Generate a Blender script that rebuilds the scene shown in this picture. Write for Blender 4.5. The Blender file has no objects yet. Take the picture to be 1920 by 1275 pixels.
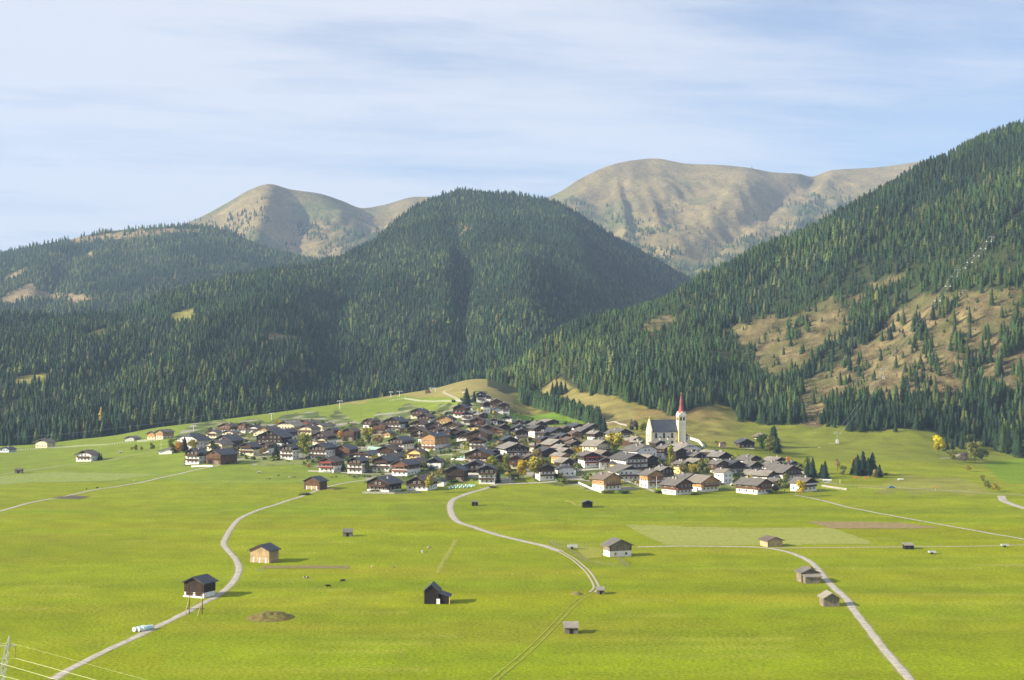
import bpy, bmesh, math, random
import numpy as np
from mathutils import Vector, Matrix
R = math.radians
rng = np.random.default_rng(7)
random.seed(7)
S = bpy.context.scene
COL = S.collection

# ------------------------------------------------------------------ camera, sky, sun, exposure
F, CX, HY, CAMZ = 2667.0, 960.0, 681.0, 70.0       # focal length, centre column and horizon row in photo pixels, camera height (m)
cam_d = bpy.data.cameras.new('camera'); cam = bpy.data.objects.new('camera', cam_d); COL.objects.link(cam)
cam.location = (0, 0, CAMZ); cam.rotation_euler = (R(90), 0, 0)
cam_d.sensor_width = 36; cam_d.lens = 36 * F / 1920; cam_d.shift_y = (HY - 637.5) / 1920
cam_d.clip_start = 1; cam_d.clip_end = 40000
S.camera = cam
SUN_AZ, SUN_EL = R(-107), R(24)                      # azimuth measured from +Y clockwise: sun low on the left, a little behind the camera
sd = Vector((math.sin(SUN_AZ) * math.cos(SUN_EL), math.cos(SUN_AZ) * math.cos(SUN_EL), math.sin(SUN_EL)))
sl = bpy.data.lights.new('sun', 'SUN'); sl.energy = 5.0; sl.angle = R(0.5); sl.color = (1.0, 0.90, 0.72)
so = bpy.data.objects.new('sun', sl); COL.objects.link(so); so.rotation_euler = (-sd).to_track_quat('-Z', 'Y').to_euler()
S.view_settings.view_transform = 'Standard'; S.view_settings.look = 'None'; S.view_settings.gamma = 1
S.view_settings.exposure = 1.17
W = bpy.data.worlds.new("World"); S.world = W; W.use_nodes = True
nt = W.node_tree; N = nt.nodes; LK = nt.links.new
bg = N['Background']; bg.inputs['Strength'].default_value = 0.068
sky = N.new('ShaderNodeTexSky'); sky.sky_type = 'NISHITA'; sky.sun_disc = False
sky.sun_elevation = SUN_EL; sky.sun_rotation = SUN_AZ; sky.altitude = 1400; sky.air_density = 1.0; sky.dust_density = 0.5; sky.ozone_density = 3.0
tc = N.new('ShaderNodeTexCoord')
def mathn(op, a, b=None, c=None):
    n = N.new('ShaderNodeMath'); n.operation = op
    for i, v in enumerate((a, b, c)):
        if v is None: continue
        if isinstance(v, (int, float)): n.inputs[i].default_value = v
        else: LK(v, n.inputs[i])
    return n.outputs[0]
sep = N.new('ShaderNodeSeparateXYZ'); LK(tc.outputs['Generated'], sep.inputs[0])
zz = mathn('ADD', mathn('MAXIMUM', sep.outputs[2], 0.0), 0.045)
ux = mathn('DIVIDE', sep.outputs[0], zz); uy = mathn('DIVIDE', sep.outputs[1], zz)
cmb = N.new('ShaderNodeCombineXYZ'); LK(mathn('MULTIPLY', ux, 0.14), cmb.inputs[0]); LK(mathn('ADD', mathn('MULTIPLY', uy, 0.30), mathn('MULTIPLY', ux, -0.05)), cmb.inputs[1])
def cnoise(scale, det, rough, dist, off):
    m = N.new('ShaderNodeMapping'); LK(cmb.outputs[0], m.inputs[0]); m.inputs['Location'].default_value = off
    n = N.new('ShaderNodeTexNoise'); n.inputs['Scale'].default_value = scale; n.inputs['Detail'].default_value = det
    n.inputs['Roughness'].default_value = rough; n.inputs['Distortion'].default_value = dist; LK(m.outputs[0], n.inputs[0]); return n.outputs[0]
c1 = cnoise(1.9, 6, 0.55, 0.5, (3.1, 1.7, 0)); c2 = cnoise(4.2, 10, 0.68, 0.25, (7, 2, 4))
cl = mathn('ADD', mathn('MULTIPLY', c1, 0.5), mathn('MULTIPLY', c2, 0.5))
mr = N.new('ShaderNodeMapRange'); mr.interpolation_type = 'SMOOTHSTEP'; LK(cl, mr.inputs[0])
mr.inputs[1].default_value = 0.40; mr.inputs[2].default_value = 0.59; mr.inputs[3].default_value = 0.05; mr.inputs[4].default_value = 0.72
low = N.new('ShaderNodeMapRange'); LK(sep.outputs[0], low.inputs[0])          # whiter towards the sun's side
low.inputs[1].default_value = 0.25; low.inputs[2].default_value = -0.42; low.inputs[3].default_value = 0.06; low.inputs[4].default_value = 0.40
fac = mathn('MINIMUM', mathn('ADD', mr.outputs[0], low.outputs[0]), 0.92)
mx = N.new('ShaderNodeMix'); mx.data_type = 'RGBA'; LK(fac, mx.inputs[0]); tint = N.new('ShaderNodeMix'); tint.data_type = 'RGBA'; tint.blend_type = 'MULTIPLY'; tint.inputs[0].default_value = 1; tint.inputs[7].default_value = (1.0, 0.95, 1.0, 1); LK(sky.outputs[0], tint.inputs[6]); LK(tint.outputs[2], mx.inputs[6]); mx.inputs[7].default_value = (5.75, 5.75, 6.2, 1)
LK(mx.outputs[2], bg.inputs['Color'])

# ------------------------------------------------------------------ helpers
def tag(o, label=None, cat=None, group=None, kind=None):
    if label: o['label'] = label
    if cat: o['category'] = cat
    if group: o['group'] = group
    if kind: o['kind'] = kind
    return o
def link(o, parent=None):
    COL.objects.link(o)
    if parent is not None: o.parent = parent
    return o
def empty(name, loc=(0, 0, 0), rz=0):
    o = bpy.data.objects.new(name, None); o.empty_display_size = 1; o.location = loc; o.rotation_euler = (0, 0, rz); return link(o)
class NT:
    """a small procedural material builder"""
    def __init__(s, name, rough=0.8, spec=0.3):
        s.m = bpy.data.materials.new(name); s.m.use_nodes = True; s.t = s.m.node_tree; s.b = s.t.nodes['Principled BSDF']
        s.b.inputs['Roughness'].default_value = rough; s.b.inputs['Specular IOR Level'].default_value = spec
    def n(s, typ, **kw):
        x = s.t.nodes.new(typ)
        for k, v in kw.items():
            if hasattr(x, k): setattr(x, k, v)
        return x
    def l(s, a, b): s.t.links.new(a, b)
    def coord(s, scale=(1, 1, 1), out='Object'):
        c = s.n('ShaderNodeTexCoord'); m = s.n('ShaderNodeMapping'); m.inputs['Scale'].default_value = scale; s.l(c.outputs[out], m.inputs[0]); return m.outputs[0]
    def noise(s, vec, scale, det=4, rough=0.55):
        x = s.n('ShaderNodeTexNoise'); x.inputs['Scale'].default_value = scale; x.inputs['Detail'].default_value = det; x.inputs['Roughness'].default_value = rough
        s.l(vec, x.inputs[0]); return x.outputs[0]
    def rng(s, v, a, b, c, d):
        x = s.n('ShaderNodeMapRange'); s.l(v, x.inputs[0])
        for i, k in enumerate((a, b, c, d)): x.inputs[i + 1].default_value = k
        return x.outputs[0]
    def mix(s, f, a, b, mode='MIX'):
        x = s.n('ShaderNodeMix'); x.data_type = 'RGBA'; x.blend_type = mode
        for i, v in ((0, f), (6, a), (7, b)):
            if isinstance(v, (int, float)): x.inputs[i].default_value = v
            elif isinstance(v, tuple): x.inputs[i].default_value = (*v, 1) if len(v) == 3 else v
            else: s.l(v, x.inputs[i])
        return x.outputs[2]
    def scale_col(s, col, fac):       # colour * value
        x = s.n('ShaderNodeVectorMath'); x.operation = 'SCALE'
        if isinstance(col, tuple): x.inputs[0].default_value = col
        else: s.l(col, x.inputs[0])
        s.l(fac, x.inputs[3]); return x.outputs[0]
    def bump(s, h, strength, dist=0.1):
        x = s.n('ShaderNodeBump'); x.inputs['Strength'].default_value = strength; x.inputs['Distance'].default_value = dist; s.l(h, x.inputs['Height']); s.l(x.outputs[0], s.b.inputs['Normal'])
    def done(s, col):
        if isinstance(col, tuple): s.b.inputs['Base Color'].default_value = (*col, 1)
        else: s.l(col, s.b.inputs['Base Color'])
        return s.m
def simple(name, col, rough=0.8, var=0.25, scale=0.8, obj_scale=(1, 1, 1), spec=0.3):
    k = NT(name, rough, spec); v = k.noise(k.coord(obj_scale), scale, 5); f = k.rng(v, 0.3, 0.7, 1 - var, 1 + var)
    return k.done(k.scale_col(col, f))
class MB:
    """collects shapes into one mesh object"""
    def __init__(s): s.v = []; s.f = []; s.mi = []
    def add(s, vs, fs, m=0):
        o = len(s.v); s.v += [tuple(v) for v in vs]; s.f += [tuple(i + o for i in f) for f in fs]; s.mi += [m] * len(fs); return s
    def box(s, x0, x1, y0, y1, z0, z1, m=0):
        return s.add([(x0, y0, z0), (x1, y0, z0), (x1, y1, z0), (x0, y1, z0), (x0, y0, z1), (x1, y0, z1), (x1, y1, z1), (x0, y1, z1)],
                     [(0, 3, 2, 1), (4, 5, 6, 7), (0, 1, 5, 4), (1, 2, 6, 5), (2, 3, 7, 6), (3, 0, 4, 7)], m)
    def tube(s, a, b, r0, r1=None, n=6, m=0, cap=True):
        a, b = Vector(a), Vector(b); r1 = r0 if r1 is None else r1; d = (b - a).normalized()
        u = d.orthogonal().normalized(); w = d.cross(u)
        vs = [a + (u * math.cos(t) + w * math.sin(t)) * r0 for t in [2 * math.pi * i / n for i in range(n)]] + \
             [b + (u * math.cos(t) + w * math.sin(t)) * r1 for t in [2 * math.pi * i / n for i in range(n)]]
        fs = [(i, (i + 1) % n, n + (i + 1) % n, n + i) for i in range(n)]
        if cap: fs += [tuple(range(n - 1, -1, -1)), tuple(range(n, 2 * n))]
        return s.add(vs, fs, m)
    def mesh(s, name, mats, smooth=False):
        me = bpy.data.meshes.new(name); me.from_pydata(s.v, [], s.f)
        for m in (mats if isinstance(mats, (list, tuple)) else [mats]): me.materials.append(m)
        me.polygons.foreach_set('material_index', s.mi)
        if smooth: me.polygons.foreach_set('use_smooth', [True] * len(s.f))
        me.update(); return me
    def build(s, name, mats, parent=None, loc=(0, 0, 0), rz=0, smooth=False):
        o = bpy.data.objects.new(name, s.mesh(name, mats, smooth)); o.location = loc; o.rotation_euler = (0, 0, rz); return link(o, parent)
def np_mesh(name, V, Fc, mat, cols=None, smooth=False, attr='tint', uvp=None):
    """mesh from numpy arrays, Fc (n, 3) or (n, 4)"""
    me = bpy.data.meshes.new(name); k = Fc.shape[1]
    me.vertices.add(len(V)); me.vertices.foreach_set('co', np.ascontiguousarray(V, dtype=np.float32).ravel())
    me.loops.add(Fc.size); me.loops.foreach_set('vertex_index', np.ascontiguousarray(Fc, dtype=np.int32).ravel())
    me.polygons.add(len(Fc)); me.polygons.foreach_set('loop_start', np.arange(0, Fc.size, k, dtype=np.int32))
    if smooth: me.polygons.foreach_set('use_smooth', np.ones(len(Fc), dtype=bool))
    if cols is not None:
        a = me.color_attributes.new(attr, 'FLOAT_COLOR', 'POINT'); c = np.ones((len(V), 4), dtype=np.float32); c[:, :3] = cols; a.data.foreach_set('color', c.ravel())
    me.materials.append(mat); me.update(calc_edges=True); me.validate()
    return me
def vnoise(x, y, seed):
    """smooth value noise in about -1..1"""
    r = np.random.default_rng(seed); T = r.uniform(-1, 1, (256, 256))
    xi = np.floor(x).astype(int); yi = np.floor(y).astype(int); fx = x - xi; fy = y - yi
    fx = fx * fx * (3 - 2 * fx); fy = fy * fy * (3 - 2 * fy)
    g = lambda a, b: T[a & 255, b & 255]
    return (g(xi, yi) * (1 - fx) + g(xi + 1, yi) * fx) * (1 - fy) + (g(xi, yi + 1) * (1 - fx) + g(xi + 1, yi + 1) * fx) * fy
def fbm(x, y, seed, oct=4, gain=0.5):
    s = 0; a = 1; t = 0
    for i in range(oct): s = s + a * vnoise(x * 2 ** i + 17.3 * i, y * 2 ** i + 5.1 * i, seed + i); t += a; a *= gain
    return s / t
def inpoly(px, py, poly):
    px = np.asarray(px, float); py = np.asarray(py, float); c = np.zeros(px.shape, bool); n = len(poly); j = n - 1
    for i in range(n):
        xi, yi = poly[i]; xj, yj = poly[j]
        if yi != yj: c ^= ((yi > py) != (yj > py)) & (px < (xj - xi) * (py - yi) / (yj - yi) + xi)
        j = i
    return c
def pchip(xs, ys, x):
    """monotone cubic through (xs, ys)"""
    xs = np.asarray(xs, float); ys = np.asarray(ys, float); h = np.diff(xs); d = np.diff(ys) / h; m = np.zeros_like(ys)
    m[0], m[-1] = d[0], d[-1]
    for i in range(1, len(xs) - 1):
        if d[i - 1] * d[i] > 0: w1 = 2 * h[i] + h[i - 1]; w2 = h[i] + 2 * h[i - 1]; m[i] = (w1 + w2) / (w1 / d[i - 1] + w2 / d[i])
    x = np.clip(x, xs[0], xs[-1]); i = np.clip(np.searchsorted(xs, x) - 1, 0, len(xs) - 2); t = (x - xs[i]) / h[i]
    return (2 * t**3 - 3 * t**2 + 1) * ys[i] + (t**3 - 2 * t**2 + t) * h[i] * m[i] + (-2 * t**3 + 3 * t**2) * ys[i + 1] + (t**3 - t**2) * h[i] * m[i + 1]

# ------------------------------------------------------------------ the lie of the land: the valley floor, the village slope and the right-hand mountainside
YF = lambda D: HY + F * CAMZ / D
ZP = lambda D, y: CAMZ + (HY - y) * D / F
#  column: (D, photo row) of front field, village, upper meadow, meadow edge, mountainside, crest
TER = {
 -700: [(800, 914), (950, 878), (1080, 856), (1200, 845), 0, 0],
 0:    [(800, 914), (950, 875), (1080, 852), (1200, 838), 0, 0],
 200:  [(800, 914), (920, 876), (1050, 846), (1230, 820), 0, 0],
 300:  [(790, 916), (930, 868), (1080, 830), (1260, 802), 0, 0],
 400:  [(780, 918), (900, 870), (1080, 820), (1300, 790), 0, 0],
 600:  [(780, 918), (900, 872), (1150, 810), (1420, 762), 0, 0],
 800:  [(780, 918), (900, 860), (1200, 775), (1550, 731), 0, 0],
 900:  [(780, 918), (900, 850), (1220, 750), (1600, 710), 0, 0],
 960:  [(780, 918), (900, 853), (1250, 765), (1550, 716), (1600, 707), (1640, 700)],
 1000: [(780, 918), (900, 855), (1200, 790), (1450, 735), (1530, 700), (1610, 665)],
 1100: [(780, 918), (900, 850), (1150, 795), (1350, 716), (1500, 655), (1660, 602)],
 1200: [(780, 918), (900, 846), (1080, 800), (1230, 752), (1470, 650), (1720, 575)],
 1300: [(780, 918), (900, 850), (1050, 812), (1180, 762), (1460, 640), (1780, 542)],
 1400: [(780, 918), (880, 870), (1000, 828), (1140, 790), (1440, 630), (1830, 496)],
 1500: [(780, 918), (880, 880), (970, 846), (1090, 800), (1420, 620), (1880, 446)],
 1600: [(770, 921), (860, 889), (960, 852), (1060, 806), (1400, 605), (1940, 392)],
 1700: [(770, 921), (860, 892), (950, 856), (1040, 816), (1380, 585), (2000, 342)],
 1800: [(770, 921), (860, 894), (950, 864), (1030, 836), (1360, 560), (2060, 298)],
 1920: [(770, 921), (860, 896), (950, 872), (1030, 850), (1330, 530), (2120, 254)],
 2200: [(770, 921), (860, 896), (950, 874), (1030, 854), (1320, 520), (2250, 190)],
 2700: [(770, 921), (860, 896), (950, 874), (1030, 856), (1320, 520), (2350, 120)],
}
kx = sorted(TER); st = [[] for _ in range(8)]
for k in kx:
    r = TER[k]; a = [(450, 0.0)] + [(D, ZP(D, y)) for D, y in r[:4]]
    if r[4] == 0: D, z = a[-1]; a += [(D + 140, z - 9), (D + 420, z - 14), (D + 1500, z - 30)]
    else: a += [(D, ZP(D, y)) for D, y in r[4:]]; D, z = a[-1]; a += [(D + 700, z - 210)]
    for i in range(8): st[i].append(a[i])
PXS = np.arange(-700, 2701, 4.0)
DS = np.concatenate([np.arange(120, 700, 5.0), np.arange(700, 1400, 4.0), np.arange(1400, 3100, 10.0)])
stD = np.array([pchip(kx, [p[0] for p in s], PXS) for s in st]); stZ = np.array([pchip(kx, [p[1] for p in s], PXS) for s in st])
GZ = np.zeros((len(PXS), len(DS)))
for i in range(len(PXS)):
    d = np.concatenate([[0], stD[:, i]]); z = np.concatenate([[0], stZ[:, i]]); GZ[i] = pchip(d, z, DS)
ker = np.hanning(17)[1:-1]; ker /= ker.sum()
GZ = np.apply_along_axis(lambda a: np.convolve(np.pad(a, 7, 'edge'), ker, 'valid'), 0, GZ)
PX2, D2 = np.meshgrid(PXS, DS, indexing='ij'); GX = (PX2 - CX) / F * D2; GPY = HY - (GZ - CAMZ) * F / D2
CREST_D = stD[6][:, None]; right = np.clip((PX2 - 930) / 120, 0, 1); hill = np.clip((D2 - stD[4][:, None]) / 180, 0, 1) * right
und = 0.30 * fbm(GX / 75, D2 / 38, 11, 3) + 0.10 * fbm(GX / 22, D2 / 12, 15, 2)
GZ += und * (1 + 0.8 * np.clip((D2 - 700) / 300, 0, 1)) * (1 - hill)
# ribs and gullies that run down the mountainside, and hummocks on the meadow below the wood
al = GX * 0.86 - D2 * 0.5
rib = 1 - np.abs(fbm(al / 150, D2 / 900, 21, 3)) * 2.2
GZ += hill * (14 * (rib - 0.5) + 5 * fbm(GX / 45, D2 / 60, 25, 3)) * np.clip(1 - (D2 - CREST_D + 250) / 500, 0.3, 1)
mead = np.clip((D2 - 960) / 120, 0, 1) * right * (1 - np.clip((D2 - stD[4][:, None] - 60) / 150, 0, 1))
GZ += hill * 1.5 * fbm(GX / 11, D2 / 14, 27, 3)
GZ += mead * (3.2 * fbm(GX / 60, D2 / 50, 31, 3) + 1.6 * fbm(GX / 20, D2 / 26, 33, 3) + 0.5 * fbm(GX / 7, D2 / 9, 35, 2))
GPY = HY - (GZ - CAMZ) * F / D2
def gz(px, D):
    """ground height at photo column px and depth D"""
    u = np.clip((np.asarray(px, float) - PXS[0]) / 4.0, 0, len(PXS) - 1.001); v = np.clip(np.interp(D, DS, np.arange(len(DS))), 0, len(DS) - 1.001)
    i = u.astype(int); j = v.astype(int); a = u - i; b = v - j
    return (GZ[i, j] * (1 - b) + GZ[i, j + 1] * b) * (1 - a) + (GZ[i + 1, j] * (1 - b) + GZ[i + 1, j + 1] * b) * a
def gxy(x, y): return float(gz(x / y * F + CX, y))
def hit(px, py, dmin=130):
    """the first ground point seen at a photo pixel"""
    d = np.arange(dmin, 2900, 2.0); z = gz(np.full(d.shape, px, float), d); y = HY - (z - CAMZ) * F / d
    k = np.argmax(y <= py) if (y <= py).any() else len(d) - 1
    D = d[k]
    if k > 0 and y[k - 1] > py: t = (y[k - 1] - py) / (y[k - 1] - y[k]); D = d[k - 1] + t * 2
    return Vector(((px - CX) / F * D, D, float(gz(px, D))))
# ------------------------------------------------------------------ ground cover
FORLINE = [(920, 728), (945, 742), (968, 738), (985, 742), (1000, 738), (1025, 722), (1045, 712), (1090, 738), (1130, 742), (1180, 752), (1230, 772), (1262, 782), (1300, 770), (1340, 756), (1375, 768), (1385, 786), (1440, 802), (1475, 797), (1560, 797), (1600, 806), (1650, 811), (1700, 806), (1750, 812), (1790, 838), (1850, 836), (1880, 850), (1930, 858), (2700, 866)]
fl = lambda x: np.interp(x, [p[0] for p in FORLINE], [p[1] for p in FORLINE])
CLEAR = [  # (polygon in photo pixels on the right-hand mountainside, share of trees left standing)
 ([(1205, 612), (1235, 596), (1280, 588), (1250, 612), (1218, 636)], 0.0),
 ([(1406, 598), (1432, 592), (1470, 600), (1500, 585), (1560, 556), (1590, 575), (1604, 612), (1570, 640), (1530, 668), (1500, 700), (1450, 712), (1425, 695), (1410, 660)], 0.03),
 ([(1500, 720), (1560, 690), (1610, 655), (1660, 610), (1690, 575), (1720, 552), (1800, 545), (1925, 540), (2100, 540), (2100, 700), (1900, 730), (1840, 720), (1790, 760), (1740, 740), (1660, 755), (1600, 745), (1570, 770), (1545, 796), (1500, 800)], 0.04),
 ([(1620, 535), (1660, 520), (1700, 510), (1690, 524), (1640, 548)], 0.0),
 ([(1585, 562), (1640, 545), (1620, 560), (1590, 572)], 0.0),
 ([(1360, 612), (1395, 604), (1412, 625), (1408, 655), (1385, 645)], 0.1),
 ([(1150, 664), (1185, 660), (1182, 674), (1150, 676)], 0.0),
]
LANE = [(1930, 388), (1857, 452), (1796, 515), (1700, 612), (1657, 705)]
KEEP = [[(1460, 640), (1480, 606), (1520, 600), (1512, 630), (1480, 655)], [(1510, 655), (1560, 640), (1600, 665), (1575, 690), (1520, 690)], [(1690, 700), (1700, 600), (1740, 600), (1760, 700), (1740, 735), (1700, 730)],
        [(1790, 740), (1780, 630), (1830, 620), (1850, 640), (1840, 740)], [(1870, 740), (1880, 600), (2000, 590), (2000, 750)], [(1755, 600), (1760, 565), (1800, 560), (1795, 600)], [(1570, 690), (1600, 672), (1640, 690), (1612, 712)]]
def lane_d(px, py):
    xs = [p[1] for p in LANE]; return np.abs(px - np.interp(py, xs[::1], [p[0] for p in LANE])) if False else np.abs(px - np.interp(-py, [-p[1] for p in reversed(LANE)], [p[0] for p in reversed(LANE)]))
def wob(px, py, s=26, a=9, seed=51): return px + a * vnoise(px / s, py / s, seed), py + a * 0.6 * vnoise(px / s + 9, py / s, seed + 1)
C = lambda *c: np.array(c)
col = np.zeros(PX2.shape + (3,))
n1 = fbm(GX / 90, D2 / 45, 61, 4); n2 = fbm(GX / 18, D2 / 9, 65, 3); n3 = fbm(GX / 240, D2 / 30, 69, 3)
def lay(mask, c, n=None, amt=0.15):
    m = np.clip(mask, 0, 1)[..., None]; c = C(*c)[None, None] * (1 + amt * (n if n is not None else n1))[..., None]
    col[:] = col * (1 - m) + c * m
field = C(0.212, 0.242, 0.002)
lay(np.ones(PX2.shape), field, n1, 0.10)
lay(np.clip(0.5 + 0.9 * n3, 0, 1) * 0.6, (0.160, 0.220, 0.002))
lay(np.clip(fbm(GX / 60, D2 / 18, 75, 4) * 2.0 - 0.25, 0, 1) * 0.7, (0.245, 0.250, 0.012))
far = np.clip((D2 - 620) / 300, 0, 1); lay(far * 0.5, (0.208, 0.232, 0.026), n3, 0.2)
# mowing tracks: faint pale and dark strips along the parcels
rowy = D2 + 0.05 * GX + 5 * fbm(GX / 200, D2 / 200, 84, 2); edges = np.cumsum(np.random.default_rng(5).uniform(9, 34, 60)) + 200
pid = np.searchsorted(edges, rowy.ravel()).reshape(rowy.shape); cut = np.random.default_rng(6).uniform(-1, 1, (64, 3)); seg = (GX > cut[pid, 0] * 300).astype(int) + (GX > cut[pid, 1] * 600)
tn = np.random.default_rng(8).uniform(-1, 1, (64, 3, 2)); tone = tn[pid, seg]; nearf = np.clip(1 - (D2 - 880) / 40, 0, 1)
col *= (1 + 0.085 * tone[..., :1] * nearf[..., None]); col[..., 0] *= 1 + 0.07 * tone[..., 1] * nearf
dedge = np.abs(rowy - edges[np.clip(pid, 0, 59)]); lay(np.clip(1 - dedge / 3.2, 0, 1) * 0.35 * nearf * (fbm(GX / 80, D2 / 60, 86, 2) > -.1), (0.30, 0.29, 0.05), n2, 0.3)
strip = np.sin((D2 + 6 * fbm(GX / 160, D2 / 90, 80, 2) + GX * 0.03) / 6.5) * np.clip(fbm(GX / 300, D2 / 70, 83, 2) * 2, 0, 1)
col *= (1 + 0.06 * strip)[..., None]
wx, wy = wob(PX2, GPY)
um = ((PX2 < 965) & (D2 > stD[2][:, None] * 0.9)); lay(um * 0.8, (0.175, 0.235, 0.028), n2, 0.14)
UP = [(640, 765), (690, 752), (760, 742), (860, 746), (900, 752), (935, 790), (985, 770), (990, 745), (930, 690), (860, 700), (760, 730), (640, 758)]
lay(inpoly(wx, wy, UP) & (D2 > 1100), (0.27, 0.235, 0.075), n2, 0.25)
vx, vy = wob(PX2, GPY, 45, 30, 57); vx, vy = wob(vx, vy, 12, 10, 58)
vil = inpoly(vx, vy, [(335, 868), (330, 838), (400, 796), (560, 783), (680, 790), (800, 765), (850, 745), (900, 735), (960, 765), (960, 790), (1100, 795), (1180, 812), (1300, 830), (1350, 848), (1500, 870), (1545, 890), (1540, 912), (1420, 925), (1120, 918), (1000, 905), (840, 905), (690, 912), (600, 878)]) & (D2 < 1340) & (GPY < np.interp(PX2, [300, 560, 600, 690, 1000, 1100, 1300, 1500, 1540], [874, 872, 880, 912, 903, 920, 920, 918, 905]))
vn = fbm(GX / 12, D2 / 16, 90, 3)
lay(vil * np.clip(0.7 + 1.5 * vn, 0, 1), (0.085, 0.11, 0.03), n2, 0.4); lay(vil * np.clip(vn * -3 - 0.3, 0, 1), (0.30, 0.28, 0.23), n2, 0.2)  # village ground darkened in colour for shade between houses, besides gravel and brown yards
rt = (PX2 > 960) & (D2 > 930)
lay(rt * np.clip((D2 - 930) / 60, 0, 1), (0.195, 0.180, 0.040), fbm(GX / 10, D2 / 12, 66, 4), 0.7); lay(rt * np.clip((D2 - 1060) / 60, 0, 1) * np.clip(fbm(GX / 28, D2 / 30, 68, 4) * 3, 0, .75), (0.22, 0.155, 0.06), n2, 0.5)
lay(np.clip((PX2 - 1340) / 80, 0, 1) * (D2 > 930) * (D2 < 1200) * 0.85, (0.165, 0.195, 0.022), n2, 0.22)
lay(inpoly(wx, wy, [(960, 720), (1000, 745), (1130, 800), (1180, 800), (1200, 770), (1060, 700)]) & (D2 > 1150), (0.22, 0.19, 0.06), n2, 0.35)
lay(inpoly(wx, wy, [(1640, 925), (1655, 905), (1700, 893), (1800, 895), (1850, 915), (1860, 926)]) & (D2 < 900), (0.225, 0.232, 0.04), n2, 0.3)
lay(inpoly(wx, wy, [(940, 830), (940, 780), (1050, 775), (1140, 800), (1000, 800)]) & (D2 > 1040), (0.15, 0.25, 0.02))
lay(inpoly(wx, wy, [(1850, 870), (1930, 860), (2300, 860), (2300, 912), (1900, 925)]) & (D2 > 820), (0.145, 0.225, 0.012))
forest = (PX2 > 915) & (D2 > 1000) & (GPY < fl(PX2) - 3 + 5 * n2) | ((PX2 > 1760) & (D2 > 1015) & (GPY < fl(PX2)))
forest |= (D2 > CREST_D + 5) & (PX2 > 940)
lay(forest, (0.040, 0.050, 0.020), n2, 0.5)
for poly, keep in CLEAR:
    m = inpoly(wx, wy, poly) & (D2 > 1020) & (D2 < CREST_D)
    lay(m, (0.152, 0.124, 0.055), fbm(GX / 8, D2 / 11, 95, 4), 1.25); lay(m * np.clip(fbm(GX / 25, D2 / 30, 97, 3) * 3, 0, .85), (0.105, 0.105, 0.036), n2, 0.5)
lay(((PX2 > 1850) & (D2 > CREST_D - 130)), (0.25, 0.21, 0.12), n2, 0.2)
def ground_mat(name, near=True):
    k = NT(name, 0.95, 0.1); a = k.n('ShaderNodeAttribute'); a.attribute_name = 'tint'
    c = k.coord((1, 1, 1)); n1 = k.noise(c, 0.9, 6, 0.65) if near else k.noise(c, 0.06, 6, 0.6); n2 = k.noise(c, 0.07, 4) if near else k.noise(c, 0.012, 6, 0.6)
    f = k.n('ShaderNodeMath'); f.operation = 'MULTIPLY'; k.l(k.rng(n1, 0.25, 0.75, 0.60 if near else 0.62, 1.40 if near else 1.38), f.inputs[0]); k.l(k.rng(n2, 0.3, 0.7, 0.86, 1.14), f.inputs[1])
    k.bump(n1, 0.7 if near else 0.8, 0.5 if near else 8)
    return k.done(k.scale_col(a.outputs['Color'], f.outputs[0]))
M_ground = ground_mat('ground_cover'); M_hill = ground_mat('alpine_cover', False)
def grid_faces(ni, nj):
    i, j = np.meshgrid(np.arange(ni - 1), np.arange(nj - 1), indexing='ij'); a = (i * nj + j).ravel()
    return np.stack([a, a + nj, a + nj + 1, a + 1], 1)
V = np.stack([GX, D2, GZ], -1).reshape(-1, 3)
g = link(bpy.data.objects.new('ground', np_mesh('ground', V, grid_faces(*PX2.shape), M_ground, col.reshape(-1, 3), True))); tag(g, kind='structure')

# ------------------------------------------------------------------ the mountains behind, each a sheet of its own from a foot line to a crest line and down the far side
def range_sheet(name, cols, n_t, relief, colour, x0=-700, x1=2700, step=6, fold=None):
    ks = sorted(cols); X = np.arange(x0, x1 + 1, step, dtype=float)
    ip = lambda i, q: pchip(ks, [cols[k][i][q] for k in ks], X)
    fD, fY, cD, cY = ip(0, 0), ip(0, 1), ip(1, 0), ip(1, 1)
    T = np.linspace(0, 1, n_t); XX, TT = np.meshgrid(X, T, indexing='ij')
    fz, cz = ZP(fD, fY)[:, None], ZP(cD, cY)[:, None]
    prof = 0.35 * TT ** 2 + 0.65 * TT if fold is None else fold(TT)
    Z = fz + (cz - fz) * prof; D = fD[:, None] + (cD - fD)[:, None] * TT
    wxm = (XX - CX) / F * D
    edge = np.minimum(1, (1 - TT) * 6)
    Z = Z + relief(XX, TT, D, wxm) * edge
    Y = HY - (Z - CAMZ) * F / D
    # far side of the crest
    tb = np.linspace(0.06, 1, 8); Db = D[:, -1:] + (300 + 0.25 * D[:, -1:]) * tb; Zb = Z[:, -1:] - (Z[:, -1:] * 0.75) * tb ** 1.2
    XX2 = np.concatenate([XX, np.repeat(X[:, None], 8, 1)], 1); DD = np.concatenate([D, Db], 1); ZZ = np.concatenate([Z, Zb], 1)
    WX = (XX2 - CX) / F * DD; Vv = np.stack([WX, DD, ZZ], -1)
    cc = colour(XX2, HY - (ZZ - CAMZ) * F / DD, DD, WX)
    o = link(bpy.data.objects.new(name, np_mesh(name, Vv.reshape(-1, 3), grid_faces(*XX2.shape), M_hill, cc.reshape(-1, 3), True))); tag(o, kind='structure')
    return dict(X=X, T=T, D=D, Z=Z, Y=Y, step=step)
def cgrid(XX, base, n, amt): return C(*base)[None, None] * (1 + amt * n)[..., None]
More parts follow.
